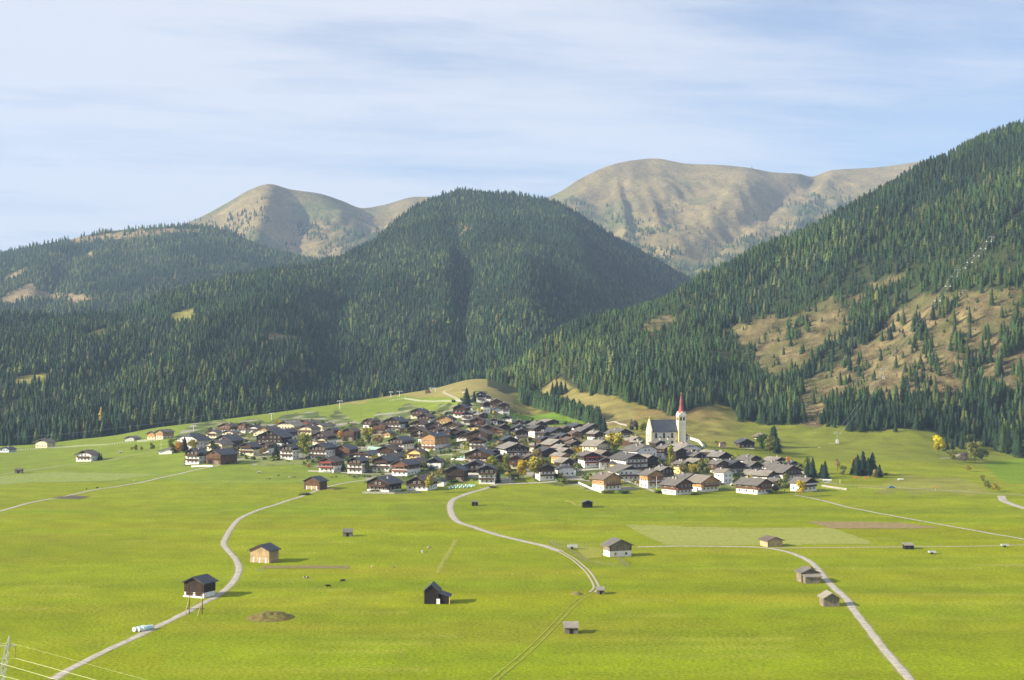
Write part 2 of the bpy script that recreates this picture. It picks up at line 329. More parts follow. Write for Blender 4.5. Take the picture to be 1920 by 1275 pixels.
# 1 the dark wooded flank and the central wooded peak
A = {-700: ((1320, 838), (2300, 640)), 0: ((1290, 846), (2100, 590)), 120: ((1290, 838), (2150, 592)), 200: ((1320, 826), (2200, 590)), 330: ((1370, 806), (2350, 540)), 480: ((1450, 790), (2500, 512)),
     600: ((1560, 778), (2800, 490)), 680: ((1640, 768), (3000, 462)), 740: ((1700, 755), (3200, 414)), 800: ((1720, 745), (3350, 376)), 870: ((1730, 736), (3450, 357)), 960: ((1760, 720), (3500, 366)),
     1040: ((1900, 690), (3500, 378)), 1100: ((2100, 665), (3550, 412)), 1160: ((2300, 650), (3600, 448)), 1230: ((2500, 640), (3650, 488)), 1300: ((2700, 625), (3700, 528)), 1450: ((2900, 640), (3700, 580)), 1700: ((2900, 660), (3700, 640)), 2700: ((2900, 670), (3700, 660))}
def relA(X, T, D, w):
    g = 1 - np.abs(fbm(w / 260, D / 1500, 101, 3)) * 2; r = (26 * g + 34 * (.5 - np.abs(fbm(w / 150 + .3, D / 900, 103, 2)))) * np.sin(np.pi * np.clip(T, 0, 1)) + 14 * fbm(w / 110, D / 200, 105, 3) * T
    u = (X - (858 + 10 * np.sin(T * 5))) / 22; r -= 36 * np.exp(-u * u) * np.sin(np.pi * np.clip(T * 0.95, 0, 1)) * (D > 1700)
    u = (X - (905 + 120 * (1 - T))) / 40; r += 14 * np.exp(-u * u) * np.sin(np.pi * T)
    u = (X - (560 + 160 * T)) / 40; r -= 16 * np.exp(-u * u) * np.sin(np.pi * T)
    u = (X - (1130 - 50 * T)) / 45; r += 18 * np.exp(-u * u) * np.sin(np.pi * T)
    return r
GL = [([(852, 424), (884, 421), (888, 436), (858, 438)], 0.35), ([(30, 706), (88, 698), (84, 716), (26, 722)], 0), ([(150, 630), (200, 612), (200, 630), (150, 640)], 0), ([(320, 590), (365, 575), (365, 600), (345, 606), (318, 600)], 0), ([(265, 665), (285, 662), (285, 676), (268, 676)], 0), ([(440, 680), (480, 690), (475, 700), (445, 690)], 0), ([(505, 625), (555, 630), (552, 640), (505, 636)], 0), ([(540, 690), (590, 692), (585, 700), (540, 697)], 0)]
def colA(X, Y, D, w):
    c = cgrid(X, (0.035, 0.045, 0.020), fbm(w / 40, D / 60, 111, 3), 0.4)
    for p, _ in GL: c[inpoly(X, Y, p)] = (0.26, 0.24, 0.06) if p[0][0] < 400 else (0.14, 0.12, 0.06)
    return c
SA = range_sheet('hills_wooded', A, 150, relA, colA)
# 2 the long wooded ridge behind on the left
Bc = {-700: ((3000, 640), (3900, 520)), -200: ((3000, 630), (4000, 500)), 0: ((3000, 610), (4200, 476)), 60: ((3000, 610), (4200, 462)), 130: ((3000, 605), (4250, 449)), 200: ((3000, 600), (4300, 434)), 300: ((3000, 590), (4300, 426)), 360: ((3100, 580), (4300, 422)),
      420: ((3200, 570), (4300, 432)), 470: ((3300, 560), (4300, 452)), 530: ((3400, 550), (4300, 476)), 600: ((3500, 540), (4300, 492)), 800: ((3600, 540), (4300, 500)), 1000: ((3700, 540), (4300, 510)), 1500: ((3700, 600), (4300, 580)), 2700: ((3700, 660), (4300, 650))}
def relB(X, T, D, w):
    u = (X - (60 + 100 * T)) / 35; return 60 * (0.5 - np.abs(fbm(w / 330, D / 1500, 121, 3))) * np.sin(np.pi * T) + 22 * fbm(w / 120, D / 150, 125, 3) - 30 * np.exp(-u * u) * np.sin(np.pi * T)
RB = [([(0, 560), (30, 540), (60, 530), (70, 545), (145, 552), (190, 562), (140, 568), (60, 560), (20, 575)], 0.03), ([(10, 520), (50, 500), (55, 506), (12, 530)], 0.05), ([(130, 448), (200, 438), (300, 428), (380, 430), (385, 442), (300, 440), (200, 452), (140, 455)], 0.25), ([(160, 478), (175, 468), (172, 482), (162, 484)], 0.1)]
def colB(X, Y, D, w):
    c = cgrid(X, (0.05, 0.06, 0.025), fbm(w / 40, D / 60, 131, 3), 0.4)
    for p, _ in RB: c[inpoly(*wob(X, Y, 12, 4, 133), p)] = (0.26, 0.20, 0.11)
    return c
SB = range_sheet('hills_far_ridge', Bc, 90, relB, colB)
# 3 the bare brown tops
Cc = {-700: ((4400, 640), (5800, 600)), -200: ((4400, 620), (5800, 560)), 100: ((4400, 600), (5900, 500)), 250: ((4500, 580), (6000, 455)), 330: ((4500, 570), (6000, 426)), 380: ((4500, 565), (6000, 405)), 430: ((4500, 560), (6000, 378)), 470: ((4500, 560), (6000, 355)), 505: ((4500, 560), (6000, 345)), 545: ((4500, 560), (6050, 355)), 600: ((4500, 555), (6100, 363)), 640: ((4500, 550), (6200, 376)),
      680: ((4500, 545), (6400, 390)), 720: ((4500, 540), (6500, 384)), 780: ((4500, 535), (6500, 369)), 900: ((4400, 530), (6300, 372)), 1000: ((4300, 530), (6200, 378)), 1045: ((4300, 525), (6200, 362)), 1090: ((4300, 525), (6300, 334)), 1150: ((4300, 530), (6400, 308)), 1190: ((4300, 530), (6450, 300)), 1225: ((4300, 530), (6500, 297)), 1290: ((4300, 530), (6500, 307)), 1345: ((4300, 525), (6450, 309)),
      1400: ((4300, 520), (6400, 314)), 1450: ((4300, 520), (6500, 323)), 1500: ((4300, 515), (6600, 326)), 1520: ((4300, 510), (6700, 331)), 1560: ((4300, 505), (6800, 319)), 1640: ((4300, 500), (6800, 314)), 1740: ((4300, 480), (6800, 300)), 1850: ((4300, 470), (6800, 278)), 2100: ((4300, 450), (6700, 250)), 2700: ((4300, 450), (6500, 240))}
def relC(X, T, D, w):
    s = np.sin(np.pi * np.clip(T, 0, 1)); r = 40 * (0.45 - np.abs(fbm(w / 420, D / 1900, 141, 4))) * s + 20 * fbm(w / 110, D / 420, 145, 4) * s + 20 * (0.4 - np.abs(fbm(w / 60, D / 260, 149, 4))) * (0.3 + s) + 3.5 * fbm(w / 18, D / 40, 153, 2)
    def ridge(xa, ya_t, xb, t_b, amp, wd):
        xc = xa + (xb - xa) * (T - ya_t) / (t_b - ya_t); u = (X - xc) / wd; m = np.clip((T - min(ya_t, t_b)) * 6, 0, 1) * np.clip((max(ya_t, t_b) - T) * 6 + 1, 0, 1)
        return amp * np.exp(-u * u) * m
    r += ridge(500, 1.0, 470, 0.3, 30, 26) + ridge(640, 0.95, 690, 0.3, 25, 34) - ridge(560, 0.95, 540, 0.2, 45, 40)
    r += ridge(1160, 0.8, 1180, 0.3, 12, 8) - ridge(1173, 0.75, 1200, 0.3, 18, 8) + ridge(1222, 0.7, 1245, 0.3, 14, 9) - ridge(1130, 0.8, 1120, 0.2, 30, 28)
    r -= ridge(1520, 1.0, 1280, 0.05, 26, 26) - ridge(1420, 0.95, 1240, 0.1, 20, 40) - ridge(1560, 0.95, 1480, 0.3, 24, 20)
    return r
def colC(X, Y, D, w):
    n = fbm(w / 70, D / 160, 151, 4); c = cgrid(X, (0.200, 0.158, 0.074), n, 0.36)
    g = np.clip(fbm(w / 200, D / 200, 155, 4) * 2.4 + 0.15, 0, 1) * np.clip((Y - 325) / 70, 0, 0.85); c = c * (1 - g)[..., None] + C(0.108, 0.118, 0.050) * g[..., None]
    k = np.clip(fbm(w / 60, D / 90, 157, 4) * 3 - 1.2, 0, 1) * 0.6; c = c * (1 - k)[..., None] + C(0.10, 0.085, 0.07) * k[..., None]
    return c
SC = range_sheet('hills_bare_tops', Cc, 130, relC, colC)

# ------------------------------------------------------------------ trees
def spruce_np(tiers, n, seed, slim=0.17, droop=0.35, top=0.0, jag=0.45):
    """unit-height spruce crown: drooping jagged skirts of branches, (V, F)"""
    r = np.random.default_rng(seed); V = []; Fc = []
    for t in range(tiers):
        a = t / tiers; zt = 0.16 + 0.84 * (a + 1.55 / tiers); zt = min(zt, 1.0); zb = 0.06 + 0.94 * a
        rad = slim * (1 - a) ** 0.85 * (1 + 0.15 * r.uniform(-1, 1)) + 0.012
        o = len(V); V.append((r.uniform(-.01, .01), r.uniform(-.01, .01), zt)); ph = r.uniform(0, 6.28)
        for i in range(n):
            q = (1 if i % 2 == 0 else 1 - jag) * (1 + 0.25 * r.uniform(-1, 1)); th = ph + 2 * math.pi * i / n
            V.append((rad * q * math.cos(th), rad * q * math.sin(th), zb - droop * rad * (q - 0.6) + 0.012 * r.uniform(-1, 1)))
        for i in range(n): Fc.append((o, o + 1 + i, o + 1 + (i + 1) % n))
    return np.array(V), np.array(Fc)
LOD = [[spruce_np(10, 12, 1 + i, 0.18 + 0.016 * (i % 3), jag=0.58) for i in range(5)], [spruce_np(5, 8, 11 + i, 0.19 + 0.014 * (i % 3)) for i in range(5)], [spruce_np(3, 6, 21 + i, 0.20, jag=0.3) for i in range(5)]]
PAL = np.array([(0.019, 0.036, 0.021), (0.026, 0.049, 0.024), (0.040, 0.071, 0.024), (0.082, 0.104, 0.034), (0.21, 0.16, 0.035)])
T_pos, T_h, T_kind, T_src = [], [], [], []
def put(x, y, z, h, kind, src):
    T_pos.append(np.stack([x, y, z], 1)); T_h.append(h); T_kind.append(kind); T_src.append(np.full(len(x), src))
def kinds(x, y, n, larch=0.08, young=0.2, gold=0.004, seed=300):
    u = rng.random(n); lp = np.clip(larch * (1 + 2.5 * vnoise(x / 120, y / 120, seed)), 0, 1); yp = np.clip(young * (1 + 2.5 * vnoise(x / 90 + 40, y / 90, seed + 1)), 0, 1)
    k = np.where(rng.random(n) < 0.5, 0, 1); k = np.where(u < yp, 2, k); k = np.where(rng.random(n) < lp, 3, k); return np.where(rng.random(n) < gold, 4, k)
# on the ground sheet
def scatter_ground():
    s = 5.1; gx, gy = np.meshgrid(np.arange(-1250, 1900, s), np.arange(990, 2420, s)); gx = (gx + rng.uniform(-.5, .5, gx.shape) * s * 0.95).ravel(); gy = (gy + rng.uniform(-.5, .5, gy.shape) * s * 0.95).ravel()
    px = gx / gy * F + CX; m = (px > -650) & (px < 2650); gx, gy, px = gx[m], gy[m], px[m]; z = gz(px, gy); py = HY - (z - CAMZ) * F / gy
    crest = np.interp(px, PXS, stD[6]); foot = np.interp(px, PXS, stD[4])
    edge = fl(px) + 7 * vnoise(px / 14, gy / 30, 203) + 4 * vnoise(px / 5, gy / 9, 204)
    keep = np.where(gy < 1300, 1.0, np.where(gy < 1700, 0.9, 0.85)) * np.clip(0.75 + 0.5 * vnoise(gx / 30, gy / 40, 206), 0.2, 1)
    w = (px > 915) & (py < edge) & (gy > foot - 60) & (gy < crest + 60)
    wx, wy = wob(px, py, 16, 8, 211)
    fac = np.ones(len(px))
    for poly, q in CLEAR: fac = np.where(inpoly(wx, wy, poly), q, fac)
    cl = fac < 0.5
    for poly in KEEP: fac = np.where(inpoly(wx, wy, poly), 0.55, fac)
    fac = np.where(cl & (vnoise(px / 16, py / 10, 219) > 0.55), 0.5, fac)
    fac = np.where(cl & (fac < .3) & (vnoise(px / 34, py / 20, 220) > .0), .28, fac)
    fac = np.where((lane_d(px, py) < 7) & (py < 620) & (px > 1640), 0, fac)
    fac = np.where((px > 1850) & (gy > crest - 120), 0.5, fac)
    fac = np.where((px > 1895) & (gy > crest - 90), 0.0, fac)
    fac = np.where((px < 1350) & (py > 690) & (inpoly(px, py, [(1010, 735), (1055, 705), (1110, 735)]) ), 0.12, fac)
    m = w & (rng.random(len(px)) < keep * fac)
    gx, gy, z, px, py, fac = gx[m], gy[m], z[m], px[m], py[m], fac[m]; n = len(gx)
    k = kinds(gx, gy, n, 0.08, 0.3, 0.0008, 301)
    west = (px < 1150) & (py > 640); k = np.where(west & (rng.random(n) < 0.55), np.where(rng.random(n) < 0.5, 2, 3), k)
    hb = (13 + 4 * vnoise(gx / 60, gy / 60, 221)) * rng.uniform(.6, 1.32, n)
    yg = inpoly(px, py, [(1330, 640), (1450, 585), (1600, 540), (1740, 500), (1900, 460), (1930, 560), (1700, 600), (1560, 640), (1480, 720), (1350, 740)]) | inpoly(px, py, [(930, 740), (1180, 560), (1300, 560), (1290, 640), (1100, 690), (1000, 735)])
    hb = np.where(yg, hb * 0.68, hb); k = np.where(yg & (k < 2) & (rng.random(n) < 0.5), 2, k)
    hb = np.where((px > 1850) & (py > 740), hb * 1.35, hb)
    incl = np.zeros(n, bool); wx2, wy2 = wob(px, py, 16, 8, 211)
    for poly, q in CLEAR: incl |= inpoly(wx2, wy2, poly)
    for poly in KEEP: incl &= ~inpoly(wx2, wy2, poly)
    hb = np.where(incl & (rng.random(n) < .75), rng.uniform(2.2, 6, n), hb)
    put(gx, gy, z - 0.4, np.clip(hb, 2, 24), k, 0)
    # the dense planted row above the village
    a = [(972, 742), (1010, 752), (1050, 762), (1090, 774), (1128, 788)]; b = [(978, 758), (1010, 767), (1050, 777), (1090, 789), (1124, 800)]
    X, Y, Z = [], [], []
    for i in range(420):
        t = random.random() * 4; q = min(int(t), 3); f = t - q; r = random.random() ** 0.8
        p = [a[q][j] * (1 - f) + a[q + 1][j] * f for j in (0, 1)]; p2 = [b[q][j] * (1 - f) + b[q + 1][j] * f for j in (0, 1)]
        h = hit(p[0] * (1 - r) + p2[0] * r, p[1] * (1 - r) + p2[1] * r); X.append(h.x); Y.append(h.y); Z.append(h.z)
    n = len(X); put(np.array(X), np.array(Y), np.array(Z) - .3, rng.uniform(9.5, 13, n), np.where(rng.random(n) < .6, 1, 2), 1)
    # small groves and single trees that stand out from the wood: photo column, foot row, height in photo rows
    sp = [(1044, 742, 30), (1036, 741, 26), (1052, 741, 28), (1060, 738, 22), (1040, 745, 22), (1011, 744, 16), (1133, 816, 34), (1184, 806, 22), (1195, 806, 16), (875, 762, 36), (889, 754, 22), (1452, 838, 42), (1458, 850, 30), (1448, 828, 30),
          (1524, 896, 40), (1514, 892, 30), (1547, 898, 36), (1541, 896, 28), (1608, 892, 42), (1618, 890, 46), (1628, 892, 36), (1636, 890, 44), (1600, 890, 30), (1649, 895, 26), (1774, 846, 28), (1785, 850, 28),
          (644, 884, 22), (517, 858, 30), (548, 855, 20), (346, 846, 28), (916, 905, 30), (905, 905, 26), (934, 905, 24), (1004, 850, 24), (754, 802, 16), (763, 803, 15), (190, 862, 12), (186, 863, 16), (1125, 818, 26), (671, 832, 26)]
    return sp
SINGLE = scatter_ground()
def on_sheet(s, px, t):
    u = np.clip((px - s['X'][0]) / s['step'], 0, len(s['X']) - 1.001); v = np.clip(t * (len(s['T']) - 1), 0, len(s['T']) - 1.001)
    i = u.astype(int); j = v.astype(int); a = u - i; b = v - j
    g = lambda A_: (A_[i, j] * (1 - b) + A_[i, j + 1] * b) * (1 - a) + (A_[i + 1, j] * (1 - b) + A_[i + 1, j + 1] * b) * a
    return g(s['D']), g(s['Z'])
def scatter_sheet(s, n, x0, x1, fac_fn, hfn, kfn, src):
    px = rng.uniform(x0, x1, n); t = rng.random(n); D, z = on_sheet(s, px, t); py = HY - (z - CAMZ) * F / D; x = (px - CX) / F * D
    ext = on_sheet(s, px, np.ones(n))[0] - on_sheet(s, px, np.zeros(n))[0]
    w = (D * ext) / (D * ext).max() * fac_fn(px, py, t, x, D); m = rng.random(n) < w
    px, py, t, x, D, z = px[m], py[m], t[m], x[m], D[m], z[m]
    put(x, D, z - 0.5, hfn(px, py, t, x, D), kfn(px, py, x, D), src)
def facA(px, py, t, x, D):
    f = np.ones(len(px)); wx, wy = wob(px, py, 10, 4, 231)
    for p, q in GL: f = np.where(inpoly(wx, wy, p), q, f)
    return f * np.clip(0.85 + 0.5 * vnoise(x / 40, D / 60, 233), 0.3, 1)
scatter_sheet(SA, 150000, -400, 1450, facA, lambda px, py, t, x, D: np.clip((10.3 + 4.7 * (1 - t) ** 2) * (1 + .28 * vnoise(x / 70, D / 70, 237)) * rng.uniform(.55, 1.3, len(px)), 4, 21),
              lambda px, py, x, D: kinds(x, D, len(px), 0.085, 0.10, 0.0012, 311), 2)
def facB(px, py, t, x, D):
    f = np.ones(len(px)); wx, wy = wob(px, py, 10, 5, 241)
    for p, q in RB: f = np.where(inpoly(wx, wy, p), q, f)
    return f * np.clip(0.8 + 0.7 * vnoise(x / 60, D / 90, 243), 0.25, 1)
scatter_sheet(SB, 45000, -400, 760, facB, lambda px, py, t, x, D: rng.uniform(8, 18, len(px)), lambda px, py, x, D: kinds(x, D, len(px), 0.2, 0.15, 0.002, 321), 3)
PC = [([(440, 400), (500, 372), (520, 400), (500, 425), (450, 440), (400, 420)], 0.30), ([(400, 415), (470, 420), (500, 470), (380, 450)], 0.5), ([(556, 420), (600, 412), (640, 430), (690, 440), (640, 470), (560, 450)], 0.7), ([(540, 395), (640, 420), (560, 420)], 0.08), ([(520, 455), (700, 460), (700, 520), (480, 520)], 0.6),
      ([(1050, 362), (1110, 385), (1180, 430), (1250, 440), (1200, 455), (1120, 425), (1050, 385)], 0.35), ([(1130, 395), (1170, 385), (1185, 425), (1140, 420)], 0.35), ([(1190, 410), (1260, 425), (1250, 445), (1195, 440)], 0.4), ([(1220, 395), (1240, 390), (1240, 402), (1222, 402)], .25),
      ([(1470, 378), (1510, 362), (1512, 380), (1475, 392)], 0.35), ([(1505, 370), (1590, 355), (1600, 385), (1560, 420), (1500, 440), (1490, 420)], 0.55), ([(1240, 470), (1350, 470), (1460, 430), (1500, 420), (1500, 470), (1350, 540), (1250, 530)], 0.75), ([(1300, 465), (1440, 438), (1500, 415), (1505, 430), (1380, 465)], 0.4), ([(1180, 450), (1260, 480), (1300, 560), (1150, 500)], 0.8), ([(1400, 375), (1450, 370), (1450, 390), (1410, 388)], 0.06)]
def facC(px, py, t, x, D):
    f = np.where(py > 515, 0.4, np.clip((py - 370) / 100, 0, 1) * 0.05 + 0.0015); wx, wy = wob(px, py, 9, 5, 251)
    for p, q in PC: f = np.where(inpoly(wx, wy, p), q, f)
    return f * np.clip(0.6 + 1.2 * vnoise(x / 45, D / 90, 253), 0.0, 1)
scatter_sheet(SC, 60000, 300, 1800, facC, lambda px, py, t, x, D: rng.uniform(9, 22, len(px)), lambda px, py, x, D: kinds(x, D, len(px), 0.22, 0.15, 0.0, 331), 4)
# the single spruces
SX = []
for px, py, hp in SINGLE:
    h = hit(px, py); SX.append((h.x, h.y, h.z - .3, hp * h.y / F))
SX = np.array(SX); put(SX[:, 0], SX[:, 1], SX[:, 2], SX[:, 3], np.zeros(len(SX), int), 5)
TP = np.concatenate(T_pos); TH = np.concatenate(T_h); TK = np.concatenate(T_kind); TS = np.concatenate(T_src); NTREE = len(TP)
TPX = TP[:, 0] / TP[:, 1] * F + CX; TPY = HY - (TP[:, 2] - CAMZ) * F / TP[:, 1]; THP = TH * F / TP[:, 1]
# which of them show largest: draw narrow triangles far to near, then count
def rank_visible():
    ids = np.full((640, 960), -1, np.int32); nearc = np.argsort(-TP[:, 1])
    okx = (TPX > -20) & (TPX < 1940)
    for i in nearc:
        if not okx[i]: continue
        x, yb, hp = TPX[i] / 2, TPY[i] / 2, THP[i] / 2; y0, y1 = int(max(yb - hp, 0)), int(min(yb, 639))
        if hp < 3: continue
        for yy in range(y0, y1 + 1):
            w = 0.17 * (yy - (yb - hp)); a, b = int(round(x - w)), int(round(x + w)) + 1
            if b > 0 and a < 960: ids[yy, max(a, 0):min(b, 960)] = i
    c = np.bincount(ids[ids >= 0].ravel(), minlength=NTREE); c[TS == 5] += 5000; return np.argsort(-c)[:300]
IND = rank_visible(); isind = np.zeros(NTREE, bool); isind[IND] = True
print('trees', NTREE, 'nearest of the individuals', TP[IND, 1].min(), TP[IND, 1].max(), [int((TS == i).sum()) for i in range(6)])
def leaf_mat(name, sheen=True):
    k = NT(name, 0.9, 0.08); a = k.n('ShaderNodeAttribute'); a.attribute_name = 'tint'
    v = k.noise(k.coord((1, 1, 1)), 0.9, 3, 0.6); f = k.rng(v, 0.3, 0.7, 0.6, 1.45)
    return k.done(k.scale_col(a.outputs['Color'], f))
M_tree = leaf_mat('needles'); M_bark = simple('bark', (0.10, 0.075, 0.055), 0.9, 0.3, 3)
def forest_mesh(name, sel):
    Vs, Fs, Cs = [], [], []; off = 0
    for li, (d0, d1) in enumerate(((0, 1350), (1350, 2100), (2100, 1e9))):
        for vi in range(5):
            m = np.where(sel & (TP[:, 1] >= d0) & (TP[:, 1] < d1) & (np.arange(NTREE) % 5 == vi))[0]
            if not len(m): continue
            tv, tf = LOD[li][vi]; n = len(m); h = TH[m]; wd = (h + 2) * rng.uniform(0.75, 1.25, n) * np.where(TK[m] >= 3, 1.2, np.where(TK[m] == 2, 1.1, 1.0)); th = rng.uniform(0, 6.28, n); c, s = np.cos(th), np.sin(th)
            P = np.empty((n, len(tv), 3), np.float32)
            P[:, :, 0] = TP[m, 0, None] + (tv[None, :, 0] * c[:, None] - tv[None, :, 1] * s[:, None]) * wd[:, None]
            P[:, :, 1] = TP[m, 1, None] + (tv[None, :, 0] * s[:, None] + tv[None, :, 1] * c[:, None]) * wd[:, None]
            P[:, :, 2] = TP[m, 2, None] + tv[None, :, 2] * h[:, None]
            cc = PAL[TK[m]] * rng.uniform(0.76, 1.26, (n, 1)) * (1 + .35 * fbm(TP[m, 0] / 110, TP[m, 1] / 160, 261, 3))[:, None] * (1 + rng.uniform(-.12, .12, (n, 3)))
            Cs.append(np.repeat(cc, len(tv), 0)); Vs.append(P.reshape(-1, 3)); Fs.append((tf[None] + (np.arange(n) * len(tv))[:, None, None] + off).reshape(-1, 3)); off += n * len(tv)
    return np_mesh(name, np.concatenate(Vs), np.concatenate(Fs), M_tree, np.concatenate(Cs))
fo = link(bpy.data.objects.new('conifer_forest', forest_mesh('conifer_forest', ~isind)))
tag(fo, 'dense dark green conifer forest covering the mountain flanks behind the village', 'forest', kind='stuff')
# the 300 that show largest: each its own crown and trunk
CR = {}
for k in range(5):
    for v in range(3):
        tv, tf = spruce_np(14, 16, 40 + v, 0.19 + 0.015 * v, jag=0.62); cc = np.repeat(PAL[k][None], len(tv), 0) * rng.uniform(0.85, 1.15, (len(tv), 1)); CR[k, v] = np_mesh('spruce_crown', tv, tf, M_tree, cc)
trunk_me = MB().tube((0, 0, -0.03), (0, 0, 0.85), 0.016, 0.004, 7).mesh('spruce_trunk', M_bark)
REG = [
 (lambda px, py, s: s == 1, 'spruce in the dense planted row', 'young spruces in the planted row'),
 (lambda px, py, s: s == 5 and px < 560, 'spruce by a house in the village west', 'single spruces at the west end'),
 (lambda px, py, s: s == 5 and px < 1000, 'dark green spruce between houses mid village', 'single spruces in the village'),
 (lambda px, py, s: s == 5 and px < 1070, 'spruce of the small grove above the planted row', 'spruces of the small grove'),
 (lambda px, py, s: s == 5 and px < 1220, 'dark spruce behind the upper roofs west of the church', 'single spruces near the church'),
 (lambda px, py, s: s == 5 and px < 1480, 'tall dark spruce beside the farm on the meadow east of the church', 'spruces beside the farm'),
 (lambda px, py, s: s == 5 and px < 1700, 'spruce in the meadow groups by the eastern houses', 'spruces at the east end'),
 (lambda px, py, s: s == 5, 'dark spruce next to the bright yellow tree on the eastern meadow', 'spruces by the yellow tree'),
 (lambda px, py, s: s == 2 and px < 300, 'hazy spruce at the wood foot', 'front spruces of the western wood'),
 (lambda px, py, s: s == 2, 'spruce at the foot of the central mountain', 'front spruces of the central mountain'),
 (lambda px, py, s: px < 1160, 'conifer on the wood edge above the planted row', 'conifers above the planted row'),
 (lambda px, py, s: px < 1380, 'spruce on the wood edge', 'spruces above the church'),
 (lambda px, py, s: px < 1600, 'spruce at the foot of the felled slope', 'spruces below the felled slope'),
 (lambda px, py, s: px < 1760 or py < 740, 'spruce left standing on the felled slope', 'spruces on the felled slope'),
 (lambda px, py, s: True, 'spruce at the eastern wood edge', 'spruces above the eastern meadow')]
MARKS = [(60, 'over the far western roofs'), (165, 'over the lone meadow chalet'), (300, 'over the two lit houses'), (395, 'by the ridge pole'), (510, 'by the western lift mast'), (640, 'by the middle lift mast'), (750, 'by the top lift mast'), (870, 'over the top cluster'), (1000, 'over the long slate roof'), (1090, 'over the roof stack'), (1150, 'over the great lime tree'),
         (1235, 'over the church nave'), (1290, 'over the church tower'), (1345, 'east of the tower'), (1400, 'over the lone farm'), (1480, 'east of the farm'), (1570, 'over the block tower'), (1657, 'by the slope tower'), (1705, 'east of the slope tower'), (1760, 'over the yellow tree'), (1800, 'below the green tower'), (1860, 'over the ditch'), (1910, 'at the picture edge')]
def own_label(lab, i):
    w = lab.split(); h = TH[i]; size = 'small' if h < 9.5 else ('tall' if h > 15.5 else 'medium'); w = [q for q in w if q not in ('tall', 'young', 'dark', 'green', 'light')]
    tone = ['dark', 'green', 'bright green', 'yellowish', 'golden'][int(TK[i])]; where = min(MARKS, key=lambda m: abs(m[0] - TPX[i]))[1]
    row = ''
    if TS[i] == 0 and TPX[i] > 1560: row = 'low' if TPY[i] > 770 else ('high' if TPY[i] < 640 else 'midway')
    s = f'{size} {tone} {" ".join(w)} {row} {where}'.split()
    return ' '.join(s) if len(s) <= 16 else ' '.join([size, tone] + w)
def conifer(i, kind_k):
    x, y, z = (float(q) for q in TP[i]); h = float(TH[i]); w = h * random.uniform(0.85, 1.2)
    e = empty('spruce_tree', (x, y, z), random.uniform(0, 6.28)); w *= 1.4 if TS[i] == 5 else 1.0; e.scale = (w, w, h)
    c = link(bpy.data.objects.new('crown', CR[int(TK[i]), random.randrange(3)]), e); t = link(bpy.data.objects.new('trunk', trunk_me), e)
    for f, lab, grp in REG:
        if f(TPX[i], TPY[i], TS[i]): tag(e, own_label(lab, i), 'conifer', grp); break
for i in IND: conifer(i, 0)
print('forest built')
# ------------------------------------------------------------------ building materials
def plaster(name, col):
    k = NT(name, 0.85, 0.2); v = k.noise(k.coord((0.5, 0.5, 0.25)), 1.3, 5); w = k.noise(k.coord((3, 3, 0.4)), 0.8, 4)
    f = k.rng(v, 0.3, 0.7, 0.86, 1.08); c = k.scale_col(col, f); c = k.mix(k.rng(w, 0.58, 0.75, 0, 0.22), c, (0.30, 0.27, 0.22)); return k.done(c)
def timber(name, col, var=0.45, vert=True):
    k = NT(name, 0.85, 0.15); g = k.noise(k.coord((5.5, 5.5, 0.3) if vert else (0.3, 0.3, 5.5)), 1.0, 4, 0.7); b = k.noise(k.coord(), 0.35, 3)
    c = k.scale_col(k.scale_col(col, k.rng(g, 0.3, 0.7, 1 - var, 1 + var)), k.rng(b, 0.3, 0.7, 0.75, 1.25)); k.bump(g, 0.4, 0.06); return k.done(c)
def roofing(name, col, rough=0.75):
    k = NT(name, rough, 0.3); v = k.noise(k.coord((1.2, 7, 1.2)), 1.0, 4, 0.7); b = k.noise(k.coord(), 0.22, 4); c = k.scale_col(k.scale_col(col, k.rng(v, 0.3, 0.7, 0.68, 1.3)), k.rng(b, 0.3, 0.7, 0.8, 1.2)); k.bump(v, 0.4, 0.05); return k.done(c)
PL = {'W': plaster('plaster_white', (0.82, 0.80, 0.75)), 'C': plaster('plaster_cream', (0.70, 0.62, 0.42)), 'Y': plaster('plaster_yellow', (0.72, 0.55, 0.20)), 'P': plaster('plaster_rose', (0.60, 0.42, 0.32)), 'G': plaster('plaster_grey', (0.42, 0.42, 0.42)), 'L': plaster('plaster_blue_white', (0.55, 0.62, 0.72))}
WD = {'d': timber('wood_dark', (0.042, 0.028, 0.020)), 'b': timber('wood_brown', (0.076, 0.046, 0.030)), 'r': timber('wood_reddish', (0.120, 0.066, 0.039)), 'o': timber('wood_honey', (0.40, 0.235, 0.105)), 'g': timber('wood_grey', (0.20, 0.17, 0.13)), 'l': timber('wood_light', (0.42, 0.32, 0.18)), 'p': timber('wood_new', (0.40, 0.285, 0.155)), 'x': timber('wood_black', (0.022, 0.018, 0.016))}
RF = {'k': roofing('roof_slate', (0.060, 0.062, 0.070), 0.6), 'g': roofing('roof_grey', (0.142, 0.130, 0.114)), 'b': roofing('roof_brown', (0.125, 0.095, 0.074)), 'l': roofing('roof_pale_shingle', (0.25, 0.225, 0.185)), 'n': roofing('roof_blue_slate', (0.055, 0.065, 0.085), 0.5)}
RVAR = [roofing('roof_light_grey', (0.20, 0.187, 0.165)), roofing('roof_mid_brown', (0.17, 0.135, 0.105)), roofing('roof_dark_grey', (0.09, 0.085, 0.08)), roofing('roof_weathered', (0.21, 0.18, 0.145))]
M_win = NT('window_glass', 0.15, 0.6).done((0.020, 0.024, 0.030)); M_frame = simple('window_frame', (0.62, 0.58, 0.52), 0.6, 0.1)
M_rail = timber('balcony_wood', (0.085, 0.048, 0.028)); M_railr = timber('balcony_red', (0.17, 0.075, 0.045)); M_flower = simple('balcony_flowers', (0.40, 0.07, 0.09), 0.8, 0.5, 6)
